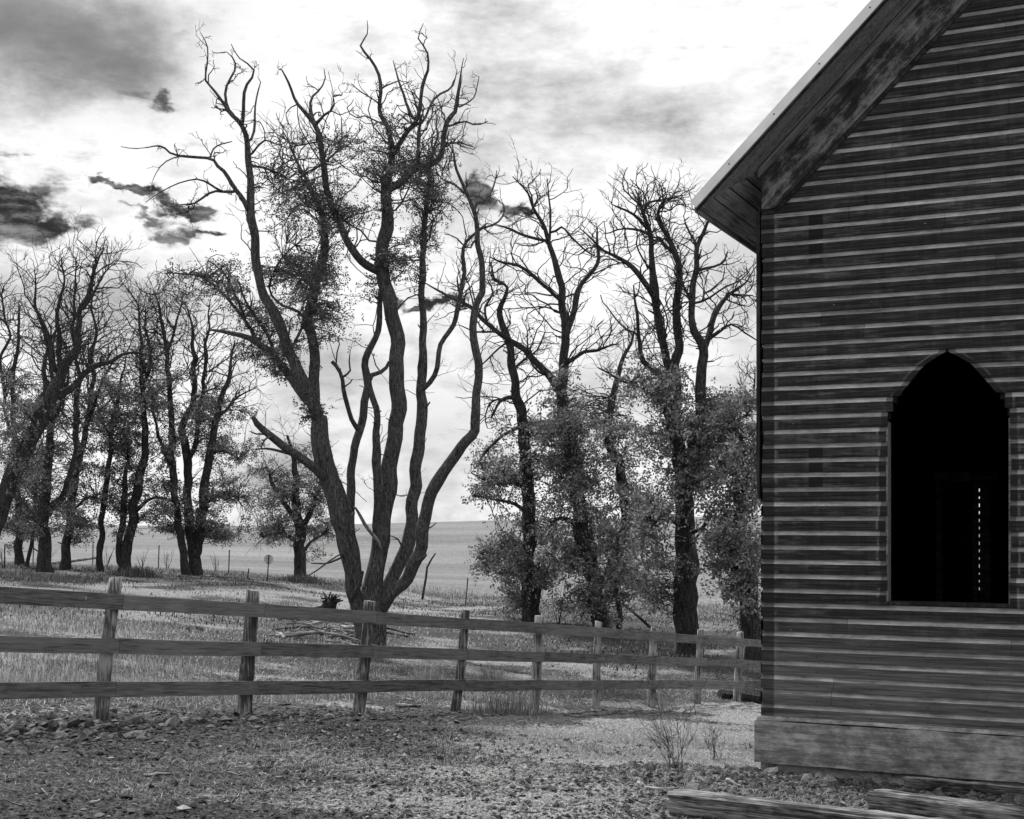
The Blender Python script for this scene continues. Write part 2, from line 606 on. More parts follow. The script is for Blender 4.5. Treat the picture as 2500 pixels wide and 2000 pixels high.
def vnoise(x, y, seed=0):
    xi, yi = np.floor(x).astype(np.int64), np.floor(y).astype(np.int64)
    fx, fy = x - xi, y - yi
    fx, fy = fx * fx * (3 - 2 * fx), fy * fy * (3 - 2 * fy)

    def h(a, b):
        n = (a * 374761393 + b * 668265263 + seed * 974711) & 0x7fffffff
        n = ((n ^ (n >> 13)) * 1274126177) & 0x7fffffff
        return ((n ^ (n >> 16)) & 0xffff) / 65535.0
    return (h(xi, yi) * (1 - fx) + h(xi + 1, yi) * fx) * (1 - fy) + (h(xi, yi + 1) * (1 - fx) + h(xi + 1, yi + 1) * fx) * fy


def fbm(x, y, sc, octv=4, seed=0, gain=0.5):
    s, a, tot = 0, 1, 0
    for o in range(octv):
        s = s + a * vnoise(x * sc * 2 ** o + 17.3 * o, y * sc * 2 ** o - 9.1 * o, seed + o)
        tot += a
        a *= gain
    return s / tot


FP = np.array([(-6.54, 8.9, -1.50), (-4.56, 10.45, -1.66), (-3.585, 12.0, -1.81), (-2.64, 13.55, -1.975), (-1.66, 15.2, -2.215), (-.64, 16.9, -2.44),
               (.336, 18.5, -2.607), (1.26, 20.0, -2.855), (2.245, 21.6, -3.01), (3.2, 23.2, -3.20), (4.155, 24.8, -3.38), (5.15, 26.4, -3.56)])
FDIR = (FP[10] - FP[2])[:2]
FDIR = FDIR / np.linalg.norm(FDIR)
FNRM = np.array([-FDIR[1], FDIR[0]])      # points behind the fence

ctrl = [(0, 0, -1.70), (-5, 0, -1.62), (5, 0, -1.74), (0, -8, -1.66), (0, 8, -1.77), (-3, 8, -1.68), (3, 8, -1.85), (-8, 6, -1.45),
        (1.95, 10.5, -1.965), (3.67, 9.69, -1.96), (8, 8, -2.0), (6, 14, -2.35), (8, 20, -2.95), (9.5, 27, -3.45),
        (-3.2, 30, -2.79), (-11, 30, -2.0), (-14, 20, -1.6), (-20, 52, -1.95), (-27, 52, -1.75), (0.56, 40, -3.09), (2.54, 38, -3.12), (4.29, 33, -3.30),
        (5.55, 31, -3.27), (-13, 54, -2.18), (-9, 57, -2.56), (-1.8, 51.5, -3.33), (12, 45, -3.4), (5, 52, -3.45), (-10, 40, -2.42),
        (-31, 85, -2.6), (0, 85, -3.9), (25, 85, -3.9), (-57, 150, -2.8), (0, 150, -3.5), (50, 150, -3.0),
        (-114, 300, -1.95), (-59, 300, -2.85), (-24, 300, -1.75), (-8, 300, -1.25), (51, 300, -.35), (100, 300, .2),
        (-150, 420, -9), (0, 420, -8), (150, 420, -7), (0, 1200, -40), (-500, 1200, -42), (500, 1200, -38), (-300, 300, -2), (300, 300, 0)]
ctrl = np.array(ctrl + [tuple(p) for p in FP])


def warp(x, y):
    yy = np.maximum(y, -6) + 10
    return x / (yy + 4) * 5.0, np.log(yy) * 3.2


def _tps_fit():
    u, w = warp(ctrl[:, 0], ctrl[:, 1])
    d2 = (u[:, None] - u) ** 2 + (w[:, None] - w) ** 2
    K = 0.5 * d2 * np.log(d2 + 1e-12)
    n = len(u)
    A = np.zeros((n + 3, n + 3))
    A[:n, :n] = K + 1e-4 * np.eye(n)
    A[:n, n:] = np.stack([np.ones(n), u, w], 1)
    A[n:, :n] = A[:n, n:].T
    return u, w, np.linalg.solve(A, np.concatenate([ctrl[:, 2], np.zeros(3)]))


TU, TW, TC = _tps_fit()


def ground_z(x, y):
    x = np.atleast_1d(np.asarray(x, float))
    y = np.atleast_1d(np.asarray(y, float))
    u, w = warp(x, y)
    u, w = np.clip(u, -14, 14), w
    z = TC[-3] + TC[-2] * u + TC[-1] * w
    for i in range(len(TU)):
        d2 = (u - TU[i]) ** 2 + (w - TW[i]) ** 2
        z = z + TC[i] * 0.5 * d2 * np.log(d2 + 1e-12)
    near = np.clip((34 - y) / 10, 0, 1)
    b = (fbm(x, y, 0.9, 3, 3) - 0.5) * 0.10 + (fbm(x, y, 4.5, 3, 8) - 0.5) * 0.055 * near + (fbm(x, y, 13, 2, 21) - 0.5) * 0.036 * near
    b = b + np.clip((y - 30) / 20, 0, 1) * (fbm(x, y, 0.22, 3, 33) - 0.5) * 0.28 * np.clip((75 - y) / 15, 0, 1)
    return z + b + EYE


def gz(x, y):
    return float(ground_z(x, y)[0])


def make_ground():
    def axis(segs):
        out = []
        for a, b, s in segs:
            out += list(np.arange(a, b - 1e-6, s))
        return out
    ys = axis([(-14, 6.4, 0.6), (6.4, 13, 0.042), (13, 30, 0.09), (30, 72, 0.35), (72, 330, 4), (330, 1300, 40), (1300, 2900, 200)])
    xs = list(np.arange(-7.5, 7.5, 0.05))
    g, s = 7.5, 0.07
    ext = []
    while g < 1600:
        ext.append(g)
        s *= 1.14
        g += s
    xs = [-e for e in reversed(ext)] + xs + ext
    xs, ys = np.array(xs), np.array(ys)
    X, Y = np.meshgrid(xs, ys)
    x, y = X.ravel(), Y.ravel()
    z = ground_z(x, y)
    nx, ny = len(xs), len(ys)
    i = np.arange(ny - 1)[:, None] * nx
    j = np.arange(nx - 1)[None, :]
    q = np.stack([i + j, i + j + 1, i + nx + j + 1, i + nx + j], -1).reshape(-1, 4)
    # tone from dark soil to pale litter, with some tree shade put in
    s = (x - FP[2, 0]) * FNRM[0] + (y - FP[2, 1]) * FNRM[1]
    along = (x - FP[2, 0]) * FDIR[0] + (y - FP[2, 1]) * FDIR[1]
    big = fbm(x, y, 0.55, 4, 50)
    tone = 0.30 + 0.95 * (big - 0.5)
    tone += 0.20 * np.clip((x + 1.0) / 2.4, -0.8, 1) * (s < 0)
    tone += 0.34 * np.exp(-((x - 1.0) / 1.1) ** 2 - ((y - 12.6) / 1.6) ** 2)
    tone += 0.24 * np.exp(-((x - .3) / 1.4) ** 2 - ((y - 8.7) / 1.1) ** 2)
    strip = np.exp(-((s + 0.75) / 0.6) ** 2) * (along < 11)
    tone -= 0.30 * strip  # darker band along the foot of the fence
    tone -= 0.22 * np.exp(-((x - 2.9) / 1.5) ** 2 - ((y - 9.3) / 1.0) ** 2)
    back = np.clip((s - 1.2) / 2.0, 0, 1)
    tone += back * (0.07 + 0.7 * (fbm(x * 0.6, y, 0.45, 4, 71, .65) - 0.5))
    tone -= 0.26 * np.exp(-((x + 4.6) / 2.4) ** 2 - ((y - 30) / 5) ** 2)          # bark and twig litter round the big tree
    tone -= 0.24 * back * np.clip((x + 1.0) / 3, 0, 1)                             # shade of the right-hand trees, put into the ground tone
    tone += 0.06 * np.exp(-((y - 42) / 6) ** 2) * np.clip((-x - 1) / 4, 0, 1)
    # where the open field starts: behind the wire fence
    edge = 57 + 0.06 * x + 1.5 * (fbm(x, y, 0.3, 3, 90) - 0.5) - np.clip(x + 3, 0, 16) * 0.5
    field = np.clip((y - edge) / 2.0 + 0.5, 0, 1)
    mb = MB()
    mb.add(np.stack([x, y, z], 1), q)
    me = mb.mesh('ground', M['ground'], True)
    for nm, arr in (('tone', tone), ('field', field)):
        at = me.attributes.new(nm, 'FLOAT', 'POINT')
        at.data.foreach_set('value', np.clip(arr, -0.5, 1.5).astype(np.float32))
    tag(link('ground', me), kind='structure')


def ground_mat():
    m, t, b = new_mat('soil_and_dry_litter', 0.95, 0.1)
    c = coord(t)
    fine = t.noise(c, 38, 5, 0.65)
    mid = t.noise(c, 13.0, 6, 0.7)
    patch = t.noise(c, 1.7, 7, 0.68)
    grain = t.noise(c, 150, 3, 0.6)
    tone = t.attr('tone')
    soil = t.ramp(t.math('ADD', t.math('MULTIPLY', fine, 0.45), t.math('ADD', t.math('MULTIPLY', mid, 0.3), t.math('MULTIPLY', grain, 0.25))), [(0.34, 0.012), (0.46, 0.04), (0.56, 0.10), (0.7, 0.20)])
    lit = t.ramp(t.math('ADD', t.math('MULTIPLY', fine, 0.55), t.math('MULTIPLY', grain, 0.45)), [(0.34, 0.07), (0.5, 0.24), (0.64, 0.55)])
    k = t.math('ADD', t.math('MULTIPLY', mid, 0.42), t.math('ADD', t.math('MULTIPLY', fine, 0.28), t.math('MULTIPLY', patch, 0.30)))
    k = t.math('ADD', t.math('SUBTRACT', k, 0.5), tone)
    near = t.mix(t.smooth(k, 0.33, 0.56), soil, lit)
    # the field: short even crop with faint drill rows
    frow = t.noise(t.mapping(c, scale=(0.12, 0.8, 0.3), rot=(0, 0, 0.06)), 1.0, 5, 0.65)
    fn = t.noise(c, 3.4, 7, 0.78)
    fb = t.noise(t.mapping(c, scale=(0.02, 0.05, 0.02)), 1.0, 4, 0.6)
    fs = t.noise(c, 9.0, 5, 0.7)
    ff = t.math('ADD', t.math('MULTIPLY', frow, 0.10), t.math('ADD', t.math('MULTIPLY', fn, 0.42), t.math('ADD', t.math('MULTIPLY', fb, 0.18), t.math('MULTIPLY', fs, 0.30))))
    fcol = t.ramp(ff, [(0.34, 0.075), (0.5, 0.175), (0.66, 0.32)])
    col = t.mix(t.smooth(t.math('ADD', t.attr('field'), t.math('MULTIPLY_ADD', mid, 0.6, -0.3)), 0.3, 0.7), near, fcol)
    setcol(t, b, col)
    h = t.math('ADD', t.math('MULTIPLY', fine, 0.7), t.math('MULTIPLY', grain, 0.3))
    t.link(t.bump(h, 0.9, 0.03), b.inputs['Normal'])
    return m


M['ground'] = ground_mat()
make_ground()

# ------------------------------------------------------------------ church
TH = math.atan(0.468)
CZ = EYE - 1.96
church = thing('church', 'old wooden church with dark horizontal clapboards, steep gable roof and glassless pointed window', 'church',
               (1.95, 10.5, CZ), rz=-TH)
WALL_W, DEPTH, PITCH = 6.4, 9.0, 0.97
PHI = math.atan(PITCH)
SOF = 4.63                         # height of the soffit plane over the wall corner
RIDGE = SOF + PITCH * WALL_W / 2
BOARD = BOARD_H
Z_SK0, Z_SK1 = 0.07, 0.395
W_L, W_R, W_SILL, W_APEX = 0.958, 1.818, 1.333, 3.18
W_C = (W_L + W_R) / 2 - 0.015
arch_y = [0, .04, .111, .234, .32, .425, .53]
arch_h = [0.0, .10, .18, .28, .345, .395, .43]


def win_half(z):
    if z >= W_APEX or z < W_SILL:
        return None
    dz = W_APEX - z
    return float(np.interp(dz, arch_y, arch_h)) if dz < .53 else .43


def tleft(z, pad=0.12):
    return max(0.0, (z - SOF + pad) / PITCH)


def board_mesh(rows, cols_at, mats_for_band, end_caps=True):
    """rows: [(y, z)] profile; cols_at(z) -> [(t, wear)]"""
    mb = MB()
    grid, att = [], []
    for yy, z in rows:
        cs = cols_at(z)
        grid += [(tt, yy, z) for tt, _ in cs]
        att += [w for _, w in cs]
    nc = len(cols_at(rows[0][1]))
    nr = len(rows)
    quads, mats = [], []
    for r in range(nr - 1):
        for c in range(nc - 1):
            quads.append((r * nc + c, r * nc + c + 1, (r + 1) * nc + c + 1, (r + 1) * nc + c))
            mats.append(mats_for_band[r])
    mb.add(grid, quads, mat=mats, att=att)
    for c, flip in ((0, False), (nc - 1, True)):
        ids = [r * nc + c for r in range(nr)]
        tri = [(ids[0], ids[k + 1], ids[k]) if not flip else (ids[0], ids[k], ids[k + 1]) for k in range(1, nr - 1)]
        mb.f3.append(np.array(tri))
        mb.m3.append(np.zeros(len(tri)))
    return mb


def clap_rows(z0, dj=0.0, hh=BOARD):
    k = hh / 0.1072
    return [(0.0, z0), (-.024 - dj, z0), (-.024 - dj, z0 + .068 * k), (-.0225 - dj, z0 + .072 * k), (-.015, z0 + .080 * k), (-.009, z0 + .090 * k), (-.007, z0 + .1055 * k), (0.0, z0 + .1058 * k)]


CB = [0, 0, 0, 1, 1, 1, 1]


def make_front():
    # sheathing with the pointed opening, in horizontal courses
    mb = MB()
    zs = list(np.arange(0.12, RIDGE - 0.02, 0.06))
    for z0 in zs:
        z1 = z0 + 0.06
        zc = (z0 + z1) / 2
        a, b_ = tleft(z1, 0.0), WALL_W - tleft(z1, 0.0)
        if b_ - a < 0.05:
            continue
        h = win_half(zc) if zc < W_APEX else None
        if h is None:
            mb.box(a, b_, 0.001, 0.10, z0, z1)
        else:
            h = max(h, win_half(max(z0, W_SILL + .001)) or 0) + 0.004
            mb.box(a, W_C - h, 0.001, 0.10, z0, z1)
            mb.box(W_C + h, b_, 0.001, 0.10, z0, z1)
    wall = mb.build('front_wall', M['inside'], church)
    n = int((RIDGE - 0.42) / BOARD)
    for i in range(n):
        z0 = 0.42 + i * BOARD
        zt = z0 + BOARD
        dj = random.uniform(-.0015, .002)
        lj = random.uniform(-0.012, 0.010)
        rows = clap_rows(z0, dj)
        is_win = z0 > W_SILL - BOARD * 0.45 and z0 + .02 < W_APEX
        a_fn = (lambda z: tleft(z) if tleft(z) > 0 else lj)
        b_fn = (lambda z: WALL_W - tleft(z))
        if b_fn(zt) - a_fn(zt) < 0.1:
            continue
        low = z0 < SOF - 0.35

        def left_cols(z):
            a = a_fn(z)
            if not low:
                return [(a, .5), (a + .02, .5)]
            return [(a, 0), (.088, 0.05), (.100, 1.0), (.108, .9), (.135, .5)]
        if not is_win:
            jt = None
            if random.random() < 0.45 and a_fn(zt) < 1.4:
                jt = random.uniform(max(0.45, a_fn(zt) + .4), 1.85)
            if i in (33, 38):
                jt = {33: 1.36, 38: 0.98}[i]
            segs = [(None, None)] if jt is None else [(None, jt - .0012), (jt + .0012, None)]
            for (s0, s1) in segs:
                def cols(z, s0=s0, s1=s1):
                    L = left_cols(z) if s0 is None else [(s0, .56), (s0 + .01, .5)]
                    e = b_fn(z) if s1 is None else s1
                    if s1 is None and e > 3.4:
                        mid = [(L[-1][0] + (e - L[-1][0]) * k, .5) for k in (.33, .66)]
                    else:
                        mid = []
                    return L + mid + [(e, .5 if s1 is None else .56)]
                board_mesh(rows, cols, CB).build('clapboard', [M['face'], M['cove']], wall, attname='wear')
        else:
            hcap = lambda z: (win_half(min(max(z, W_SILL + .001), W_APEX - .004)) or 0.0)
            stepped = z0 < W_APEX - 0.40          # the straight jambs: square-cut ends
            ej, ej2 = random.uniform(-.004, .012), random.uniform(-.004, .016)

            def le(z):
                return W_C - (hcap(z0 + .01) if stepped else hcap(z)) - (ej if stepped else 0)

            def re(z):
                return W_C + (hcap(z0 + .01) if stepped else hcap(z)) + (ej2 if stepped else 0)

            def colsL(z):
                e = le(z)
                return left_cols(z) + [(e - .075, .5), (e - .062, .95), (e - .054, .95), (e - .046, .1), (e, .05)]

            def colsR(z):
                e = re(z)
                return [(e, .05), (e + .046, .1), (e + .054, .85), (e + .062, .85), (e + .075, .5), (b_fn(z), .5)]
            board_mesh(rows, colsL, CB).build('clapboard', [M['face'], M['cove']], wall, attname='wear')
            board_mesh(rows, colsR, CB).build('clapboard', [M['face'], M['cove']], wall, attname='wear')
    return wall


def wall_strip(name, x0, x1, y0, y1, z0, z1, mat, parent=church, **kw):
    mb = MB()
    mb.box(x0, x1, y0, y1, z0, z1)
    return mb.build(name, mat, parent, **kw)


def rake_piece(name, poly, y0, y1, mat, tilt=PHI, parent=church):
    """polygon in the (t, z) plane of the gable, extruded in depth; the object's x axis runs up the rake"""
    n = len(poly)
    o0 = np.array([poly[0][0], 0, poly[0][1]])
    c, s = math.cos(tilt), math.sin(tilt)
    v = []
    for yy in (y0, y1):
        for (tt, z) in poly:
            dx, dz = tt - o0[0], z - o0[2]
            v.append((dx * c + dz * s, yy, -dx * s + dz * c))
    mb = MB()
    quads = [(i, (i + 1) % n, n + (i + 1) % n, n + i) for i in range(n)]
    tris = [(0, k + 1, k) for k in range(1, n - 1)] + [(n, n + k, n + k + 1) for k in range(1, n - 1)]
    mb.add(v, quads, tris)
    o = mb.build(name, mat, parent)
    o.location = tuple(o0)
    o.rotation_euler = (0, -tilt, 0)
    return o


def soff(t_):
    return SOF + PITCH * t_


def make_church():
    make_front()
    half = WALL_W / 2
    # frieze board under the rake (both slopes), standing proud of the siding
    rake_piece('frieze_board', [(0.0, SOF - .28), (.107, SOF - .28), (half, soff(half) - .383), (half, soff(half) + .05), (0.0, SOF + .05)], -.045, -.001, M['frieze'])
    mir = [(WALL_W - a, b) for a, b in [(0.0, SOF - .28), (.107, SOF - .28), (half - .003, soff(half - .003) - .383), (half - .003, soff(half - .003) + .05), (0.0, SOF + .05)]]
    rake_piece('frieze_board', mir, -.045, -.001, M['frieze'], -PHI)
    # thin bead on the lower frieze edge and crown moulding against the soffit
    rake_piece('bead', [(.09, SOF - .300), (.13, SOF - .300), (half, soff(half) - .423), (half, soff(half) - .386), (.107, SOF - .283)], -.036, -.002, M['corner'])
    rake_piece('moulding', [(-.02, soff(-.02) - .02), (half, soff(half) - .02), (half, soff(half) + .046), (-.02, soff(-.02) + .046)], -.075, -.046, M['soffit'])
    # soffit boards of the rake: four boards side by side, mitred at the foot
    for sgn in (1, -1):
        for k in range(4):
            d0, d1 = .012 + k * .094, .012 + (k + 1) * .094 - .007
            q0, q1 = .012 + k * .108, .012 + (k + 1) * .108 - .007
            dz = random.uniform(-.004, .004)
            t0a, t0b, t1 = -d0, -d1, half
            c, s = math.cos(PHI), math.sin(PHI)

            def P(tt, d, up):
                tt2 = tt if sgn > 0 else WALL_W - tt
                return (tt2 - up * s * sgn, -d, soff(tt) + .05 + dz + up * c)
            v = [P(t0a, q0, .006), P(t0b, q1, .006), P(t1, q1, .006), P(t1, q0, .006), P(t0a, q0, .024), P(t0b, q1, .024), P(t1, q1, .024), P(t1, q0, .024)]
            mb = MB()
            mb.add(v, [(0, 1, 2, 3), (7, 6, 5, 4), (0, 4, 5, 1), (1, 5, 6, 2), (2, 6, 7, 3), (3, 7, 4, 0)])
            mb.build('soffit_board', M['soffit'], church)
            # eave soffit boards run back along the side wall
            v = [P(-d0, q0, .004), P(-d1, q1, .004), P(-d1, -DEPTH, .004), P(-d0, -DEPTH, .004), P(-d0, q0, .022), P(-d1, q1, .022), P(-d1, -DEPTH, .022), P(-d0, -DEPTH, .022)]
            mb = MB()
            mb.add(v, [(3, 2, 1, 0), (4, 5, 6, 7), (1, 5, 4, 0), (2, 6, 5, 1), (3, 7, 6, 2), (0, 4, 7, 3)])
            mb.build('eave_soffit_board', M['soffit_e'], church)
    # fascia boards
    for sgn in (1, -1):
        tt = lambda a: a if sgn > 0 else WALL_W - a
        ang = PHI if sgn > 0 else -PHI
        apex = half if sgn > 0 else half - .002
        rake_piece('rake_fascia', [(tt(-.392), soff(-.392) + .035), (tt(apex), soff(apex) + .035), (tt(apex), soff(apex) + .135), (tt(-.392), soff(-.392) + .135)],
                   -.468, -.448, M['corner'], ang)
        x0, x1 = (-.412, -.394) if sgn > 0 else (WALL_W + .394, WALL_W + .412)
        wall_strip('eave_fascia', x0, x1, -.447, DEPTH + .3, soff(-.394) + .035, soff(-.394) + .13, M['soffit_e'])
        # pale metal rake trim
        tr = rake_piece('rake_trim', [(tt(-.390), soff(-.390) + .056), (tt(apex), soff(apex) + .056), (tt(apex), soff(apex) + .150), (tt(-.436), soff(-.436) + .150)],
                        -.492, -.470, M['metal'], ang)
        for k in range(9):
            u = .42 + k * .47 + random.uniform(-.05, .05)
            a_ = -.39 + u * math.cos(PHI)
            mb = MB()
            q = np.linspace(0, 2 * np.pi, 6, endpoint=False)
            mb.add([(math.cos(w) * .007, 0, math.sin(w) * .007) for w in q] + [(0, -.004, 0)], tris=[(i, (i + 1) % 6, 6) for i in range(6)])
            if a_ < half - .1:
                o = mb.build('screw', M['screw'], tr)
                up = .035
                o.location = (u, -.4925, up) if sgn > 0 else (-u, -.4925, up)
    # roof sheet: two slopes with standing ribs
    mb = MB()
    for sgn in (1, -1):
        tt = lambda a: a if sgn > 0 else WALL_W - a
        apex = half if sgn > 0 else half - .004
        lo, hi = .136, .1485
        v = []
        for yy in (-.468, DEPTH + .4):
            for a in (-.43, apex):
                for up in (lo, hi):
                    v.append((tt(a), yy, soff(a) + up))
        mb.add(v, [(0, 1, 3, 2), (4, 6, 7, 5), (0, 4, 5, 1), (2, 3, 7, 6), (1, 5, 7, 3), (0, 2, 6, 4)])
        for k in range(10):
            y0 = .5 + k * .9
            v = []
            for yy in (y0, y0 + .03):
                for a in (-.428, apex):
                    for up in (hi - .002, hi + .02):
                        v.append((tt(a), yy, soff(a) + up))
            mb.add(v, [(0, 1, 3, 2), (4, 6, 7, 5), (0, 4, 5, 1), (2, 3, 7, 6), (1, 5, 7, 3)])
    mb.build('roof', M['roof'], church)
    # corner board, broken off halfway
    mb = MB()
    mb.box(-.048, -.022, -.02, .075, 2.13, SOF - .285)
    mb.v[0][[0, 1], 2] += np.array([.06, -.03])
    mb.build('corner_board', M['corner'], church)
    mb = MB()
    mb.box(-.052, -.002, .02, .08, SOF - .60, SOF - .29)
    # side walls: ribbed clapboard faces
    for xs, sg in ((0.0, 1), (WALL_W, -1)):
        mb = MB()
        z = 0.42
        while z < SOF - .05:
            rows = clap_rows(z)
            g = [(xs + r[0] * sg, yy, r[1]) for r in rows for yy in (.03, DEPTH)]
            qd = [(2 * k + 1, 2 * k, 2 * k + 2, 2 * k + 3) if sg > 0 else (2 * k, 2 * k + 1, 2 * k + 3, 2 * k + 2) for k in range(len(rows) - 1)]
            mb.add(g, qd, mat=CB, att=np.full(len(g), .5))
            z += BOARD
        mb.box(xs, xs + .09 * sg, .11, DEPTH - .11, .1, SOF + .1)
        mb.att[-1] = np.full(8, .5)
        mb.build('side_wall', [M['face'], M['cove']], church, attname='wear')
    # rear wall with a split seam where daylight shows through
    mb = MB()
    st = .655
    mb.box(0, st - .010, DEPTH - .1, DEPTH, .1, SOF)
    mb.box(st + .010, WALL_W, DEPTH - .1, DEPTH, .1, SOF)
    zz = [.1]
    for k in range(14):
        zc = 1.0 + k * .103
        hh = random.uniform(.014, .026)
        mb.box(st - .010, st + .010, DEPTH - .06, DEPTH - .02, zz[-1], zc - hh)
        zz.append(zc + hh)
    mb.box(st - .010, st + .010, DEPTH - .06, DEPTH - .02, zz[-1], SOF)
    n0 = mb.n
    mb.add([(0, DEPTH - .05, SOF), (WALL_W, DEPTH - .05, SOF), (half, DEPTH - .05, RIDGE + .1)], tris=[(0, 1, 2)])
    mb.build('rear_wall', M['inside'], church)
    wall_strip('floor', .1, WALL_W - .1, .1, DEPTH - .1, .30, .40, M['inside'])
    # timber surround left inside the dark room
    for a, b_ in ((.58, .645), (.67, .80), (.10, .18)):
        wall_strip('interior_board', a, b_, DEPTH - .14, DEPTH - .105, .4, 2.45, M['skirt'])
    wall_strip('interior_board', .05, .9, DEPTH - .14, DEPTH - .105, 2.46, 2.58, M['skirt'])
    # window lining
    wall_strip('window_jamb', W_C - .45, W_C - .425, -.004, .13, W_SILL, W_APEX - .50, M['soffit'])
    wall_strip('window_jamb', W_C + .425, W_C + .45, -.004, .13, W_SILL, W_APEX - .50, M['soffit'])
    wall_strip('window_sill', W_C - .445, W_C + .445, -.027, .14, W_SILL - .018, W_SILL + .004, M['corner'])
    # base: drip strip, broad board, crumbling footing
    mb = MB()
    n = 40
    rows = [(-.035, .400), (-.05, .404), (-.03, .43), (0, .432)]
    g, qd = [], []
    for i in range(n + 1):
        tt = -.04 + (WALL_W + .08) * i / n
        sag = random.uniform(-.007, .003)
        g += [(tt, y, z + (sag if j < 2 else 0)) for j, (y, z) in enumerate(rows)]
    for i in range(n):
        for k in range(3):
            a = i * 4 + k
            qd.append((a, a + 4, a + 5, a + 1))
    mb.add(g, qd)
    mb.build('drip_strip', M['skirt'], church)
    mb = MB()
    g, qd = [], []
    n = 48
    for i in range(n + 1):
        tt = -.055 + (WALL_W + .11) * i / n
        zt = Z_SK1 + random.uniform(-.006, .003)
        zb = Z_SK0 + random.uniform(-.005, .004)
        g += [(tt, -.012, zb), (tt, -.052, zb), (tt, -.052, zt), (tt, -.012, zt)]
    for i in range(n):
        for k in range(3):
            a = i * 4 + k
            qd.append((a, a + 4, a + 5, a + 1))
    qd += [(0, 1, 2, 3), (n * 4 + 3, n * 4 + 2, n * 4 + 1, n * 4)]
    mb.add(g, qd)
    mb.build('base_board', M['skirt'], church)
    mb = MB()
    for xs in (-.03, WALL_W + .01):
        mb.box(xs, xs + .02, .0, DEPTH, Z_SK0, Z_SK1)
    mb.build('side_base_board', M['skirt'], church)
    mb = MB()
    rg = np.random.default_rng(5)
    nx, nz = 150, 6
    tt = np.linspace(-.02, WALL_W + .02, nx)
    zz = np.linspace(-.5, .11, nz)
    A, B = np.meshgrid(tt, zz)
    dep = .02 + .07 * (fbm(A.ravel(), B.ravel(), 6, 3, 4) - .5)
    v = np.stack([A.ravel(), dep, B.ravel()], 1)
    i = np.arange(nz - 1)[:, None] * nx
    j = np.arange(nx - 1)[None]
    mb.add(v, np.stack([i + j, i + j + 1, i + nx + j + 1, i + nx + j], -1).reshape(-1, 4))
    mb.box(-.02, .0, .03, DEPTH, -.5, .11)
    mb.box(WALL_W, WALL_W + .02, .03, DEPTH, -.5, .11)
    mb.build('foundation', M['found'], church, smooth=True)


make_church()

# ------------------------------------------------------------------ board fence
# traced foot and head of the posts in view (columns of the tracing picture)
HEAD = {2: (242, 213), 3: (530, 517), 4: (777.5, 757), 5: (981, 958), 6: (1136.6, 1122), 7: (1261.7, 1253), 8: (1378, 1370), 9: (1474, 1468.7), 10: (1557.5, 1553)}
POST_H = {2: 1.255, 3: 1.26, 4: 1.29, 5: 1.295, 6: 1.27, 7: 1.335, 8: 1.275, 9: 1.285, 10: 1.285}


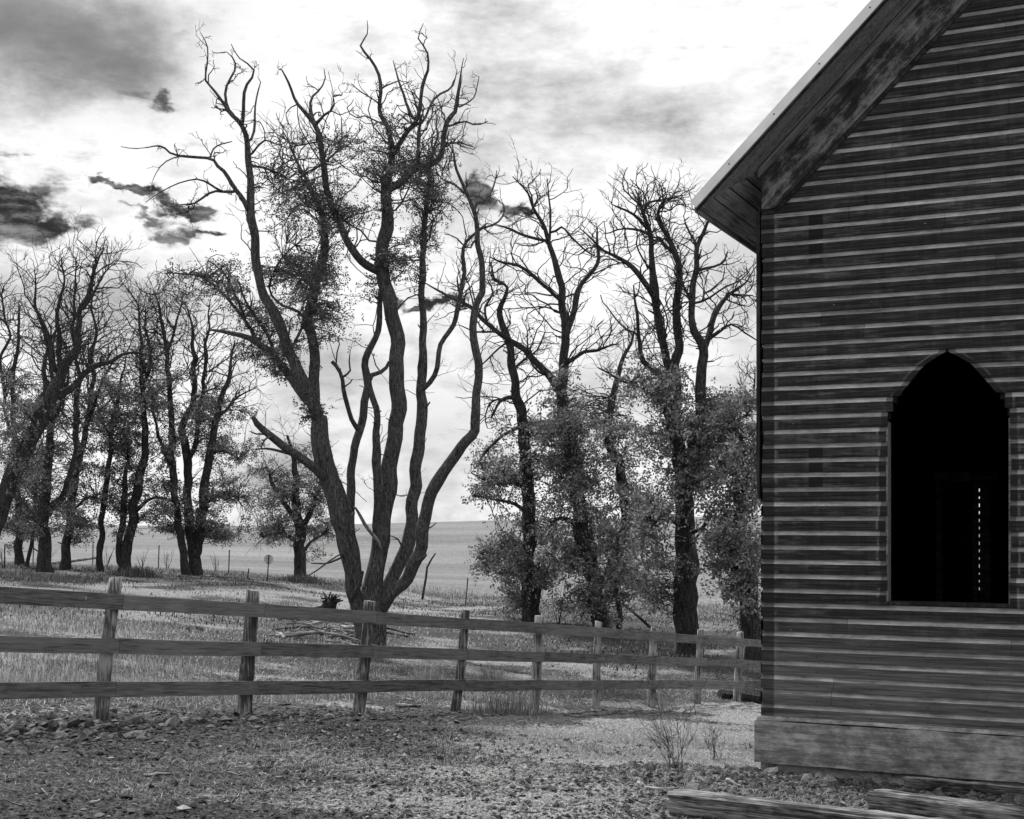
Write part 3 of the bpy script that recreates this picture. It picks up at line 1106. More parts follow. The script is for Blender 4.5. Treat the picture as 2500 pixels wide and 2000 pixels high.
def make_fence():
    fence = thing('board_fence', 'three-rail fence of weathered grey boards on rough split posts', 'fence', (FP[2, 0], FP[2, 1], gz(FP[2, 0], FP[2, 1])))
    inv = Vector(fence.location)
    al = (FP[:, 0] - FP[2, 0]) * FDIR[0] + (FP[:, 1] - FP[2, 1]) * FDIR[1]
    zfit = np.polyval(np.polyfit(al, FP[:, 2], 2), al) + EYE
    tops = []
    for i, (x, y, zr) in enumerate(FP):
        z0 = zr + EYE
        h = POST_H.get(i, 1.28)
        x = (HEAD[i][1] - CX) / F * y if i in HEAD else x - .05
        lean = 0.09
        if i in HEAD:
            lean = (HEAD[i][0] - HEAD[i][1]) / F * y
        n = 16
        s = np.linspace(0, 1, n)
        rad = np.interp(s, [0, .25, .8, 1], [.078, .068, .060, .058]) * random.uniform(.92, 1.06)
        kn = random.uniform(.3, .6)
        rad = rad * (1 + .10 * np.exp(-((s - kn) / .05) ** 2))
        zz = -.30 + (h + .30) * s
        P = np.stack([lean * np.clip(zz, 0, None) / h + .012 * np.sin(5 * s + i), np.zeros(n) + .006 * np.cos(4 * s + i), zz], 1)
        mb = MB()
        mb.tube(P, rad, 14, True, .035, .05, seed=i + 3)
        # slightly slanted saw cut at the head
        vv = mb.v[0]
        hd = vv[:, 2] > h - .03
        vv[hd, 2] += vv[hd, 0] * random.uniform(-.25, .25)
        o = mb.build('post', M['post'], fence, smooth=True)
        o.location = Vector((x, y, z0)) - inv
        tops.append((x, y, zfit[i], .10, h, rad))
    hts = (1.105, .722, .336)
    for i in range(len(FP) - 1):
        a, b = tops[i], tops[i + 1]
        for k, hh in enumerate(hts):
            p = []
            for q in (a, b):
                jit = random.uniform(-.004, .004)
                px = q[0] + q[3] * hh / q[4] - FNRM[0] * (.078)
                py = q[1] - FNRM[1] * (.078)
                p.append(Vector((px, py, q[2] + hh + jit)))
            d = p[1] - p[0]
            L = d.length
            over = .055
            n = 9
            mb = MB()
            hgt, th = random.uniform(.067, .071), .013
            bow = random.uniform(-.008, .004)
            g, qd = [], []
            for j in range(n):
                u = j / (n - 1)
                xx = -.0 + over + .003 + u * (L - .006)
                zb = bow * 4 * u * (1 - u)
                e = .002
                g += [(xx, -th, -hgt + e + zb), (xx, -th + e, -hgt + zb), (xx, th, -hgt + zb), (xx, th, hgt + zb), (xx, -th + e, hgt + zb), (xx, -th, hgt - e + zb)]
            for j in range(n - 1):
                for m_ in range(6):
                    c0, c1 = j * 6 + m_, j * 6 + (m_ + 1) % 6
                    qd.append((c0, c1, c1 + 6, c0 + 6))
            tr = [(0, 2, 1), (0, 3, 2), (0, 4, 3), (0, 5, 4)]
            e0 = (n - 1) * 6
            tr += [(e0 + a_, e0 + c_, e0 + b_) for a_, b_, c_ in tr]
            mb.add(g, qd, tr)
            o = mb.build('rail', M['rail'], fence)
            xa = d.normalized()
            za = (Vector((0, 0, 1)) - xa * xa.z).normalized()
            ya = za.cross(xa)
            mt = Matrix((xa, ya, za)).transposed().to_4x4()
            mt.translation = p[0] - inv + ya * random.uniform(-.002, .002)
            o.matrix_basis = mt
    return fence


make_fence()


# ------------------------------------------------------------------ trees
LEAF_K = 0.34        # leaf sprays per twig, overall


def unit(a):
    return a / (np.linalg.norm(a, axis=-1, keepdims=True) + 1e-9)


def spline(P, n):
    """Catmull-Rom through the traced points, n samples"""
    P = np.asarray(P, float)
    d = np.concatenate([[0], np.cumsum(np.linalg.norm(np.diff(P[:, :3], axis=0), axis=1))])
    Q = np.concatenate([2 * P[:1] - P[1:2], P, 2 * P[-1:] - P[-2:-1]])
    s = np.linspace(0, d[-1], n)
    k = np.clip(np.searchsorted(d, s, side='right') - 1, 0, len(P) - 2)
    t = ((s - d[k]) / (d[k + 1] - d[k] + 1e-9))[:, None]
    p0, p1, p2, p3 = Q[k], Q[k + 1], Q[k + 2], Q[k + 3]
    return 0.5 * (2 * p1 + (p2 - p0) * t + (2 * p0 - 5 * p1 + 4 * p2 - p3) * t ** 2 + (3 * p1 - p0 - 3 * p2 + p3) * t ** 3)


class Tree:
    def __init__(self, name, label, D, bark, leaf, seed, leaf_size=.075, cat='tree', group=None):
        self.D, self.bark, self.leafm, self.seed, self.leaf_size = D, bark, leaf, seed, leaf_size
        self.name, self.label, self.cat, self.group = name, label, cat, group
        self.root = None
        self.pts = []          # (pixel x, pixel y, D, radius) samples of all limbs
        self.seg = []          # per limb: P, rad
        self.rg = np.random.default_rng(seed)
        self.tw = MB()
        self.lp, self.ld = [], []

    def limb(self, trace, dz=0.0, name='limb', dz0=None, free=False, wig=1.0, mat=None):
        tr = np.array(trace, float)
        if self.root is None:
            b = PX(tr[0, 0], tr[0, 1], self.D)
            g = gz(b[0], b[1])
            self.base = (b[0], b[1], g - .02)
            self.root = thing(self.name, self.label, self.cat, self.base, self.group)
            start = 0.0
            tr = np.concatenate([[tr[0] + np.array([0, (b[2] - g + .35) / self.D * F, tr[0, 2] * .12])], tr])
        elif free:
            start = dz0 or 0.0
            b = PX(tr[0, 0], tr[0, 1], self.D + start)
            g = gz(b[0], b[1])
            tr = np.concatenate([[tr[0] + np.array([0, (b[2] - g + .35) / self.D * F, tr[0, 2] * .12])], tr])
        else:
            A = np.concatenate(self.pts)
            j = np.argmin((A[:, 0] - tr[0, 0]) ** 2 + (A[:, 1] - tr[0, 1]) ** 2)
            start = A[j, 2] - self.D
            tr = np.concatenate([[[A[j, 0], A[j, 1], min(tr[0, 2], A[j, 3])]], tr])
            if np.hypot(*(tr[0, :2] - tr[1, :2])) < 3:
                tr = tr[1:]
        L = np.concatenate([[0], np.cumsum(np.hypot(*np.diff(tr[:, :2], axis=0).T))])
        dep = self.D + start + dz * (L / (L[-1] + 1e-6)) ** 0.8
        P = np.array([PX(a, b, d) for (a, b, _), d in zip(tr, dep)])
        rad = tr[:, 2] / 2 / F * dep
        length = L[-1] / F * self.D
        n = int(max(8, min(90, length / .16)))
        S = spline(np.concatenate([P, rad[:, None]], 1), n)
        P, rad = S[:, :3], np.maximum(S[:, 3], .006)
        # crookedness
        k = self.rg.normal(0, 1, (n, 3))
        for _ in range(2):
            k[1:-1] = .25 * k[:-2] + .5 * k[1:-1] + .25 * k[2:]
        amp = wig * np.minimum(.3 * rad + .02, .055)
        rmx = rad.max()
        for _ in range(max(1, n // 9)):
            rad = rad * (1 + self.rg.uniform(.03, .2) * np.clip(.12 / rmx, .15, 1) * np.exp(-((np.arange(n) - self.rg.uniform(0, n)) / self.rg.uniform(.7, 1.6)) ** 2))
        k[0] = 0
        P = P + k * amp[:, None] * np.array([1, 1, .6])
        nk = max(3, int(length / .5))
        kn = self.rg.normal(0, 1, (nk, 3)) * np.array([.055, .055, .035])
        kn[0] = 0
        zz = np.stack([np.interp(np.linspace(0, nk - 1, n), np.arange(nk), kn[:, q]) for q in range(3)], 1)
        P = P + zz * np.clip(1.15 - rad / .13, .12, 1)[:, None] * wig
        rad = rad * .94
        mb = MB()
        rmax = rad.max()
        sides = 16 if rmax > .2 else (12 if rmax > .1 else 8)
        mb.tube(P - np.array(self.base), rad, sides, True, .07, .08, seed=self.seed * 31 + len(self.seg))
        mb.build(name, mat or self.bark, self.root, smooth=True)
        vx = P[:, 0] / P[:, 1] * F + CX
        vy = HY - (P[:, 2] - EYE) / P[:, 1] * F
        self.pts.append(np.stack([vx, vy, P[:, 1], rad * 2 * F / P[:, 1]], 1))
        self.seg.append((P, rad))
        return self

    # batch of crooked shoots
    def shoots(self, S, Dr, Ln, r0, K=8, kink=.35, up=.06, tip=.3):
        Mn = len(S)
        P = np.zeros((Mn, K, 3))
        P[:, 0] = S
        d = unit(Dr)
        st = (Ln / (K - 1))[:, None]
        zig = np.cross(d, self.rg.normal(0, 1, (Mn, 3)))
        zig = unit(zig)
        for k in range(1, K):
            d = unit(d + zig * (kink * .8 * (1 if k % 2 else -1)) * self.rg.uniform(.3, 1.2, (Mn, 1)) + self.rg.normal(0, kink * .5, (Mn, 3)) + np.array([0, 0, up]))
            P[:, k] = P[:, k - 1] + d * st
        s = np.linspace(0, 1, K)[None]
        Rd = r0[:, None] * (1 - (1 - tip) * s)
        return P, Rd

    def bare(self, n, ymin, ymax, length=(.5, 1.8), r=(.014, .034), sub=2.2, up=.05, kink=.55, xr=(-999, 9999)):
        """dead crooked side branches on the limbs, traced rows ymin..ymax"""
        n = int(n * 1.2)
        Ps = np.concatenate([p for p, _ in self.seg])
        rs = np.concatenate([r_ for _, r_ in self.seg])
        Ts = np.concatenate([unit(np.gradient(p, axis=0)) for p, _ in self.seg])
        vy = HY - (Ps[:, 2] - EYE) / Ps[:, 1] * F
        vx = CX + Ps[:, 0] / Ps[:, 1] * F
        wt = ((vy > ymin) & (vy < ymax) & (vx > xr[0]) & (vx < xr[1])).astype(float) / (rs + .05)
        if wt.sum() == 0:
            return self
        i = self.rg.choice(len(Ps), n, p=wt / wt.sum())
        rnd = unit(self.rg.normal(0, 1, (n, 3)))
        perp = unit(rnd - (rnd * Ts[i]).sum(1)[:, None] * Ts[i])
        d = unit(perp + .55 * Ts[i] + np.array([0, 0, .25]))
        Ln = self.rg.uniform(*length, n) * np.clip(.5 + rs[i] * 6, .55, 1.25)
        r0 = np.minimum(self.rg.uniform(*r, n) * (Ln / length[1]) ** .5, rs[i] * .7)
        P, Rd = self.shoots(Ps[i], d, Ln, r0, 9, kink, up, .42)
        self.tw.tubes(P, Rd, 5)
        # second and third order
        for lev in range(2):
            m = int(len(P) * (sub if lev == 0 else sub * .8))
            a = self.rg.integers(0, len(P), m)
            kk = self.rg.integers(2, P.shape[1] - 1, m)
            S = P[a, kk]
            T = unit(P[a, kk] - P[a, kk - 1])
            rnd = unit(self.rg.normal(0, 1, (m, 3)))
            d = unit(T + .9 * unit(rnd - (rnd * T).sum(1)[:, None] * T))
            Ln2 = np.linalg.norm(P[a, -1] - P[a, 0], axis=1) * self.rg.uniform(.25, .6, m)
            P2, R2 = self.shoots(S, d, Ln2 + .05, np.maximum(Rd[a, kk] * .72, .005), 6, kink, up, .5)
            self.tw.tubes(P2, R2, 4)
            P, Rd = P2, R2
        return self

    def stubs(self, n, ymin, ymax):
        """snapped-off branch ends"""
        Ps = np.concatenate([p for p, _ in self.seg])
        rs = np.concatenate([r_ for _, r_ in self.seg])
        Ts = np.concatenate([unit(np.gradient(p, axis=0)) for p, _ in self.seg])
        vy = HY - (Ps[:, 2] - EYE) / Ps[:, 1] * F
        ok = np.where((vy > ymin) & (vy < ymax))[0]
        i = self.rg.choice(ok, n)
        rnd = unit(self.rg.normal(0, 1, (n, 3)))
        d = unit(unit(rnd - (rnd * Ts[i]).sum(1)[:, None] * Ts[i]) + .6 * Ts[i])
        P, Rd = self.shoots(Ps[i], d, rs[i] + self.rg.uniform(.06, .32, n), np.minimum(rs[i] * .45, self.rg.uniform(.012, .035, n)), 4, .3, .02, .6)
        self.tw.tubes(P, Rd, 6)
        return self

    def leafy(self, n, cx, cy, rx, ry, dep=1.2, per=14, maxlen=2.6, thick=.011, droop=0.0, fill=.55):
        """leafing twigs that fill an ellipse of the crown; each grows from the nearest limb"""
        A = np.concatenate([p for p, _ in self.seg])
        AR = np.concatenate([r_ for _, r_ in self.seg])
        nc = max(3, n // 7)
        cq = np.clip(self.rg.normal(0, .52, (nc, 3)), -1.15, 1.15)
        q = cq[self.rg.integers(0, nc, n)] + self.rg.normal(0, .11, (n, 3)) * np.array([1.7, .6, 1.2])
        Dc = self.D
        px = cx + q[:, 0] * rx
        py = cy + q[:, 1] * ry
        # centre depth follows the nearest limb
        V = np.concatenate(self.pts)
        j = np.argmin((V[:, 0] - cx) ** 2 + (V[:, 1] - cy) ** 2)
        dd = V[j, 2] + q[:, 2] * dep
        T = np.stack([(px - CX) / F * dd, dd, EYE + (HY - py) / F * dd], 1)
        T[:, 2] = np.maximum(T[:, 2], ground_z(T[:, 0], T[:, 1]) + .25)
        d2 = ((T[:, None] - A[None, ::2]) ** 2)
        d2[..., 2] *= np.where(A[None, ::2, 2] > T[:, None, 2], 2.5, .7)
        dist = d2.sum(2) + self.rg.uniform(0, .5, (n, len(A[::2])))
        k = dist.argmin(1)
        S = A[::2][k]
        v = T - S
        L = np.linalg.norm(v, axis=1)
        sc = np.minimum(1, maxlen / (L + 1e-6))
        T = S + v * sc[:, None]
        L = L * sc
        K = 7
        s = np.linspace(0, 1, K)[None, :, None]
        bow = self.rg.normal(0, .12, (n, 3)) + np.array([0, 0, .10 - droop])
        P = S[:, None] * (1 - s) + T[:, None] * s + (4 * s * (1 - s)) * bow[:, None] * L[:, None, None]
        P[:, 1:] += self.rg.normal(0, .03, (n, K - 1, 3)) * np.clip(L, .4, 2)[:, None, None]
        r0 = np.minimum(thick * (.5 + .5 * L), AR[::2][k] * .6)
        Rd = r0[:, None] * np.linspace(1, .3, K)[None]
        self.tw.tubes(P, Rd, 4)
        # leaf sprays along the outer part
        per = max(5, int(per * LEAF_K))
        m = n * per
        a = np.repeat(np.arange(n), per)
        u = 1 - self.rg.uniform(0, fill, m) ** 1.2
        f = u * (K - 1)
        i0 = np.clip(f.astype(int), 0, K - 2)
        w = (f - i0)[:, None]
        base = P[a, i0] * (1 - w) + P[a, i0 + 1] * w
        base = base + self.rg.normal(0, .13, (m, 3)) * np.array([1.2, 1.2, .6])
        T2 = unit(P[a, i0 + 1] - P[a, i0])
        d = unit(T2 * .5 + unit(self.rg.normal(0, 1, (m, 3))) + np.array([0, 0, .1 - droop]))
        self.lp.append(base)
        self.ld.append(d)
        return self

    def finish(self):
        self.stubs(22, 500, 1150)
        if self.tw.n:
            self.tw.v = [v - np.array(self.base, np.float32) for v in self.tw.v]
            tag(self.tw.build('branches', self.bark, self.root), kind='stuff')
        if self.lp:
            p, d = np.concatenate(self.lp), np.concatenate(self.ld)
            # each spray: five narrow leaflets, feathered either side of a short stalk, drooping a little
            m, rg, ls = len(p), self.rg, self.leaf_size
            side = unit(np.cross(d, rg.normal(0, 1, (m, 3))))
            nrm = np.cross(d, side)
            V = []
            for i, (f, sg) in enumerate(((.15, 1), (.3, -1), (.6, 1), (.75, -1), (1.0, 0))):
                if sg == 0:
                    ax = unit(d + np.array([0, 0, -.35]))
                else:
                    ax = unit(side * sg + .5 * d + np.array([0, 0, -.25]) + rg.normal(0, .22, (m, 3)))
                L = ls * rg.uniform(.7, 1.25, (m, 1))
                o = p + d * (f * ls * 1.9) + np.array([0, 0, -.3]) * (f * f * ls)
                wd = unit(np.cross(ax, nrm + rg.normal(0, .5, (m, 3)))) * L * .27
                V.append(np.stack([o, o + ax * L * .45 + wd, o + ax * L, o + ax * L * .45 - wd], 1))
            V = np.concatenate(V) - np.array(self.base)
            mb = MB()
            mb.add(V, np.arange(len(V) * 4).reshape(-1, 4))
            tag(mb.build('crown', self.leafm, self.root), kind='stuff')
        return self.root


def big_tree():
    t = Tree('locust_tree', 'tall many-stemmed old tree with mostly bare crooked crown, standing just behind the board fence', 30.0, M['bark'], M['leaf3'], 3, .062)
    t.limb([(774, 1362, 74), (775, 1340, 68), (776, 1300, 66), (778, 1270, 56), (782, 1240, 40)], 0, 'trunk')
    # left stem and its two leaders
    t.limb([(760, 1322, 28), (753, 1262, 32), (741, 1203, 37), (731, 1150, 41), (720, 1100, 42), (704, 1040, 45), (682, 985, 44), (670, 920, 39), (668, 872, 33)], -.6)
    t.limb([(664, 880, 32), (652, 842, 28), (635, 800, 26), (612, 740, 24), (585, 670, 22), (556, 610, 20), (540, 560, 19), (530, 500, 18), (524, 440, 17), (523, 380, 15), (526, 330, 14), (521, 290, 12), (505, 255, 9), (480, 235, 7.5), (455, 205, 6.5), (438, 185, 5), (425, 170, 4.5), (430, 130, 3.2), (432, 100, 2.4), (420, 75, 1.5)], -1.6)
    t.limb([(523, 445, 11), (510, 420, 11), (490, 395, 10), (470, 365, 9), (447, 345, 8), (438, 334, 7), (400, 330, 6), (372, 326, 5), (345, 310, 4.2), (325, 308, 3.4), (305, 312, 3), (278, 312, 2.4), (250, 305, 1.6)], -1.0)
    t.limb([(385, 328, 4), (350, 336, 3), (328, 352, 2.4), (318, 372, 1.6)], -.5)
    t.limb([(440, 333, 4), (448, 312, 3.4), (468, 304, 3), (488, 302, 2)], .6)
    t.limb([(498, 402, 7), (470, 405, 6), (440, 405, 5), (418, 416, 5), (395, 428, 4), (372, 428, 3), (345, 430, 2)], .6)
    t.limb([(470, 404, 5), (450, 393, 4.4), (430, 383, 4), (405, 378, 3.2), (370, 384, 2.6), (335, 402, 2.2), (318, 418, 1.5)], -.6)
    t.limb([(395, 428, 3), (385, 445, 2.6), (372, 452, 2)], .2)
    t.limb([(513, 262, 8), (511, 250, 8), (515, 194, 6.5), (529, 158, 5), (518, 137, 3.6), (504, 119, 2.6), (497, 88, 1.5)], -.6)
    t.limb([(492, 243, 6), (479, 225, 6), (479, 187, 5.4), (500, 144, 4), (493, 119, 3), (482, 106, 2), (462, 108, 1.4)], .7)
    t.limb([(527, 300, 6), (535, 275, 5.4), (540, 234, 4.4), (552, 190, 3.2), (556, 170, 2), (548, 160, 1.2)], .9)
    t.limb([(527, 330, 5), (545, 300, 4.4), (560, 300, 3.6), (585, 308, 3), (608, 318, 2)], -.6)
    t.limb([(525, 348, 6), (560, 355, 5.4), (590, 368, 4.6), (600, 345, 3.6), (640, 338, 2.6), (665, 335, 1.8)], .8)
    # second leader, behind
    t.limb([(668, 875, 26), (663, 827, 24), (658, 746, 23), (651, 676, 22), (660, 606, 20), (677, 554, 18), (686, 500, 16), (684, 470, 14), (673, 432, 11), (652, 395, 8), (630, 360, 7), (612, 324, 5), (605, 299, 3.4), (592, 270, 2)], 2.2)
    # centre stem
    t.limb([(783, 1275, 40), (788, 1203, 36), (797, 1130, 32), (806, 1080, 34), (816, 1000, 32), (830, 920, 32), (833, 850, 31), (833, 780, 31), (830, 720, 30), (820, 660, 29), (810, 600, 28), (805, 550, 26), (808, 500, 25), (813, 450, 23), (815, 400, 21), (817, 372, 19)], .5)
    t.limb([(816, 385, 16), (824, 350, 14), (829, 318, 12), (824, 295, 11), (814, 261, 10.5), (799, 240, 9.5), (797, 215, 8.5), (799, 180, 7.5), (784, 135, 6), (764, 103, 4.5), (775, 85, 3), (784, 69, 2.4), (783, 41, 1.4)], -.6)
    t.limb([(826, 325, 12), (853, 279, 11), (871, 258, 10), (880, 216, 8.5), (892, 180, 7), (901, 150, 6), (892, 111, 4.4), (878, 87, 3.2), (895, 57, 1.6)], -1.4)
    t.limb([(871, 254, 7), (847, 216, 6), (835, 180, 4.6), (829, 132, 2)], .8)
    t.limb([(883, 262, 6), (895, 249, 6), (919, 210, 5), (952, 180, 3.6), (955, 138, 2)], .5)
    t.limb([(799, 195, 4), (810, 182, 3.6), (832, 174, 2.4)], .6)
    t.limb([(797, 218, 4), (770, 200, 3), (754, 184, 2)], -.4)
    t.limb([(817, 398, 19), (844, 387, 17), (874, 360, 15), (919, 339, 13), (937, 309, 12), (949, 258, 10), (962, 240, 9), (962, 195, 6.5), (965, 153, 3), (968, 132, 1.6)], -1.0)
    t.limb([(880, 358, 9), (886, 325, 8), (892, 270, 7), (890, 245, 5), (882, 215, 3), (870, 195, 1.8)], .6)
    t.limb([(962, 228, 4), (980, 218, 3.6), (1000, 204, 2.8), (1010, 171, 1.6)], .5)
    t.limb([(950, 264, 5), (985, 255, 4), (1003, 267, 3), (1024, 264, 1.8)], -.5)
    t.limb([(945, 300, 5), (972, 302, 4), (990, 318, 2)], .5)
    # limb leaving the centre stem to the left
    t.limb([(803, 572, 19), (780, 557, 18), (754, 536, 17), (723, 494, 16), (705, 459, 15), (690, 410, 14), (680, 370, 13), (673, 320, 12), (666, 272, 11), (640, 240, 8), (622, 215, 6.5), (608, 180, 5), (598, 147, 3)], -1.2)
    t.limb([(667, 270, 8), (655, 235, 7), (652, 205, 5.6), (672, 185, 4), (690, 160, 3), (688, 138, 1.6)], .8)
    t.limb([(668, 262, 7), (690, 243, 6), (710, 230, 5), (704, 205, 3.6), (722, 198, 2), (712, 182, 1.4)], -.6)
    t.limb([(676, 345, 5), (706, 310, 4), (716, 280, 3), (722, 250, 1.8)], .6)
    t.limb([(664, 300, 4.6), (640, 305, 4), (615, 310, 3), (600, 318, 2)], .5)
    # stems between
    t.limb([(752, 1230, 20), (746, 1150, 20), (738, 1080, 20), (738, 1000, 21), (751, 939, 21), (765, 869, 20), (772, 799, 19), (775, 746, 17.5), (793, 694, 16), (800, 648, 14), (806, 605, 11)], 1.5)
    t.limb([(749, 900, 12), (733, 862, 11), (723, 827, 10), (719, 792, 9), (703, 768, 9), (691, 760, 8)], -.7)
    t.limb([(722, 795, 6), (738, 782, 5), (735, 763, 4), (742, 738, 2)], .3)
    t.limb([(792, 1120, 20), (796, 1026, 18), (791, 956, 16.5), (791, 886, 15), (784, 834, 13), (786, 799, 11), (810, 781, 8), (820, 757, 6)], -1.1)
    t.limb([(790, 893, 6), (797, 880, 5), (800, 866, 3.4)], -.3)
    # two right-hand stems sweeping out low
    t.limb([(790, 1280, 24), (812, 1240, 26), (842, 1195, 29), (860, 1140, 30), (868, 1090, 28), (870, 1035, 27), (880, 956, 26), (894, 886, 25), (891, 827, 22), (889, 764, 19), (884, 711, 17), (891, 659, 15), (893, 606, 14), (891, 536, 13), (893, 466, 11), (895, 431, 10), (898, 380, 8), (905, 330, 6), (912, 290, 4)], 1.6)
    t.limb([(896, 818, 11), (922, 781, 10.5), (933, 729, 10), (957, 669, 9.5), (964, 606, 9), (975, 536, 8), (999, 498, 6), (1020, 478, 4)], -.7)
    t.limb([(790, 1296, 26), (834, 1250, 28), (872, 1200, 28), (886, 1150, 27), (891, 1100, 26), (905, 1050, 26), (940, 985, 25), (985, 925, 23), (997, 904, 21), (1003, 834, 19), (1010, 781, 18.5), (1000, 729, 17), (999, 659, 15.5), (1010, 606, 14), (1011, 536, 12), (1008, 491, 11), (997, 452, 9.5), (982, 409, 7.5), (964, 349, 5.5), (955, 322, 3.6), (948, 300, 2)], -1.5)
    t.limb([(997, 456, 6), (1009, 427, 6), (1033, 421, 5), (1046, 388, 3.6), (1048, 361, 1.8)], .6)
    t.limb([(979, 408, 5), (955, 385, 4.4), (928, 376, 3.4), (916, 355, 2)], -.5)
    t.limb([(1010, 480, 5), (1040, 470, 4), (1060, 440, 3), (1052, 420, 2)], .4)
    t.limb([(1006, 500, 5), (990, 520, 4), (960, 498, 3), (940, 490, 2)], -.5)
    # low dead limb, snapped off
    t.limb([(684, 1005, 24), (660, 988, 22), (614, 956, 20), (586, 928, 18), (555, 907, 16), (540, 888, 14), (534, 872, 9)], -1.6)
    t.limb([(612, 955, 7), (570, 943, 6), (540, 941, 3)], .3)
    t.limb([(575, 918, 6), (552, 925, 5), (538, 938, 3)], -.3)
    # leafy limb to the left
    t.limb([(655, 850, 22), (614, 792, 20), (579, 757, 18), (544, 725, 15), (509, 711, 11), (474, 701, 8), (440, 694, 5)], 1.4)
    t.limb([(544, 725, 9), (520, 690, 8), (480, 630, 6.5), (430, 590, 5), (370, 575, 3)], .6)
    t.limb([(520, 690, 6), (505, 640, 5), (478, 580, 4), (440, 548, 2.6)], -.8)
    t.limb([(590, 770, 10), (560, 700, 8), (530, 650, 6), (510, 600, 4)], -.9)
    t.limb([(652, 690, 8), (630, 660, 7), (590, 640, 6), (568, 600, 5), (600, 540, 4), (630, 510, 3)], -.8)
    t.limb([(672, 560, 7), (650, 575, 6), (625, 580, 5), (600, 570, 3)], .6)
    t.limb([(610, 740, 7), (640, 690, 6), (655, 640, 5), (645, 590, 4), (600, 545, 3), (605, 500, 2)], -1.0)
    # stripped pale slab hung across the fork
    t.limb([(742, 1062, 4), (752, 1076, 6), (768, 1100, 8), (790, 1128, 9), (806, 1144, 7), (813, 1156, 3)], -.75, 'stripped_branch', mat=M['pale'])
    t.limb([(738, 1262, 9), (742, 1240, 10), (756, 1222, 8), (768, 1205, 5)], -.6)
    t.limb([(752, 1225, 6), (744, 1180, 7), (738, 1130, 8), (740, 1080, 7)], -.5)
    t.limb([(860, 1165, 6), (846, 1140, 4.5), (838, 1130, 3.6), (822, 1126, 2)], -.4)
    t.limb([(884, 1180, 9), (896, 1174, 7), (901, 1172, 5)], -.3)
    t.limb([(700, 1185, 5), (676, 1190, 4), (650, 1186, 3)], -.5)
    t.limb([(716, 1166, 4), (690, 1180, 3.6), (660, 1205, 3), (640, 1216, 2)], -.9)
    t.bare(170, 60, 480, (.3, 1.1), (.013, .026), 1.6, kink=.7)
    t.bare(120, 250, 520, (.9, 2.2), (.014, .028), 2.2, xr=(545, 950))
    t.stubs(60, 200, 1150)
    t.bare(60, 420, 720, (.5, 1.5), (.010, .022), 1.6)
    t.bare(34, 700, 1080, (.3, 1.1), (.008, .016), 1.0)
    t.leafy(66, 610, 425, 85, 62, 1.6, 9, thick=.017)
    t.leafy(26, 575, 395, 60, 40, 1.2, 8, thick=.017)
    t.leafy(110, 765, 320, 85, 75, 1.6, 9, thick=.017)
    t.leafy(108, 745, 440, 80, 62, 1.4, 9, thick=.017)
    t.leafy(108, 885, 400, 65, 80, 1.5, 9, thick=.017)
    t.leafy(50, 890, 520, 42, 60, 1.0, 8, thick=.017)
    t.leafy(87, 640, 640, 85, 70, 1.6, 9, thick=.017)
    t.leafy(58, 690, 655, 36, 50, 1.2, 10, thick=.017)
    t.leafy(79, 675, 530, 48, 62, 1.2, 9, thick=.017)
    t.leafy(116, 470, 600, 100, 55, 1.6, 9, thick=.017)
    t.leafy(159, 545, 720, 70, 85, 1.6, 10, thick=.017)
    t.leafy(48, 620, 540, 60, 60, 1.4, 7, thick=.017)
    t.leafy(43, 835, 560, 40, 40, 1.0, 8, thick=.017)
    t.leafy(31, 800, 600, 34, 40, 1.0, 8, thick=.017)
    t.leafy(23, 660, 870, 30, 40, .8, 6, thick=.017)
    t.finish()


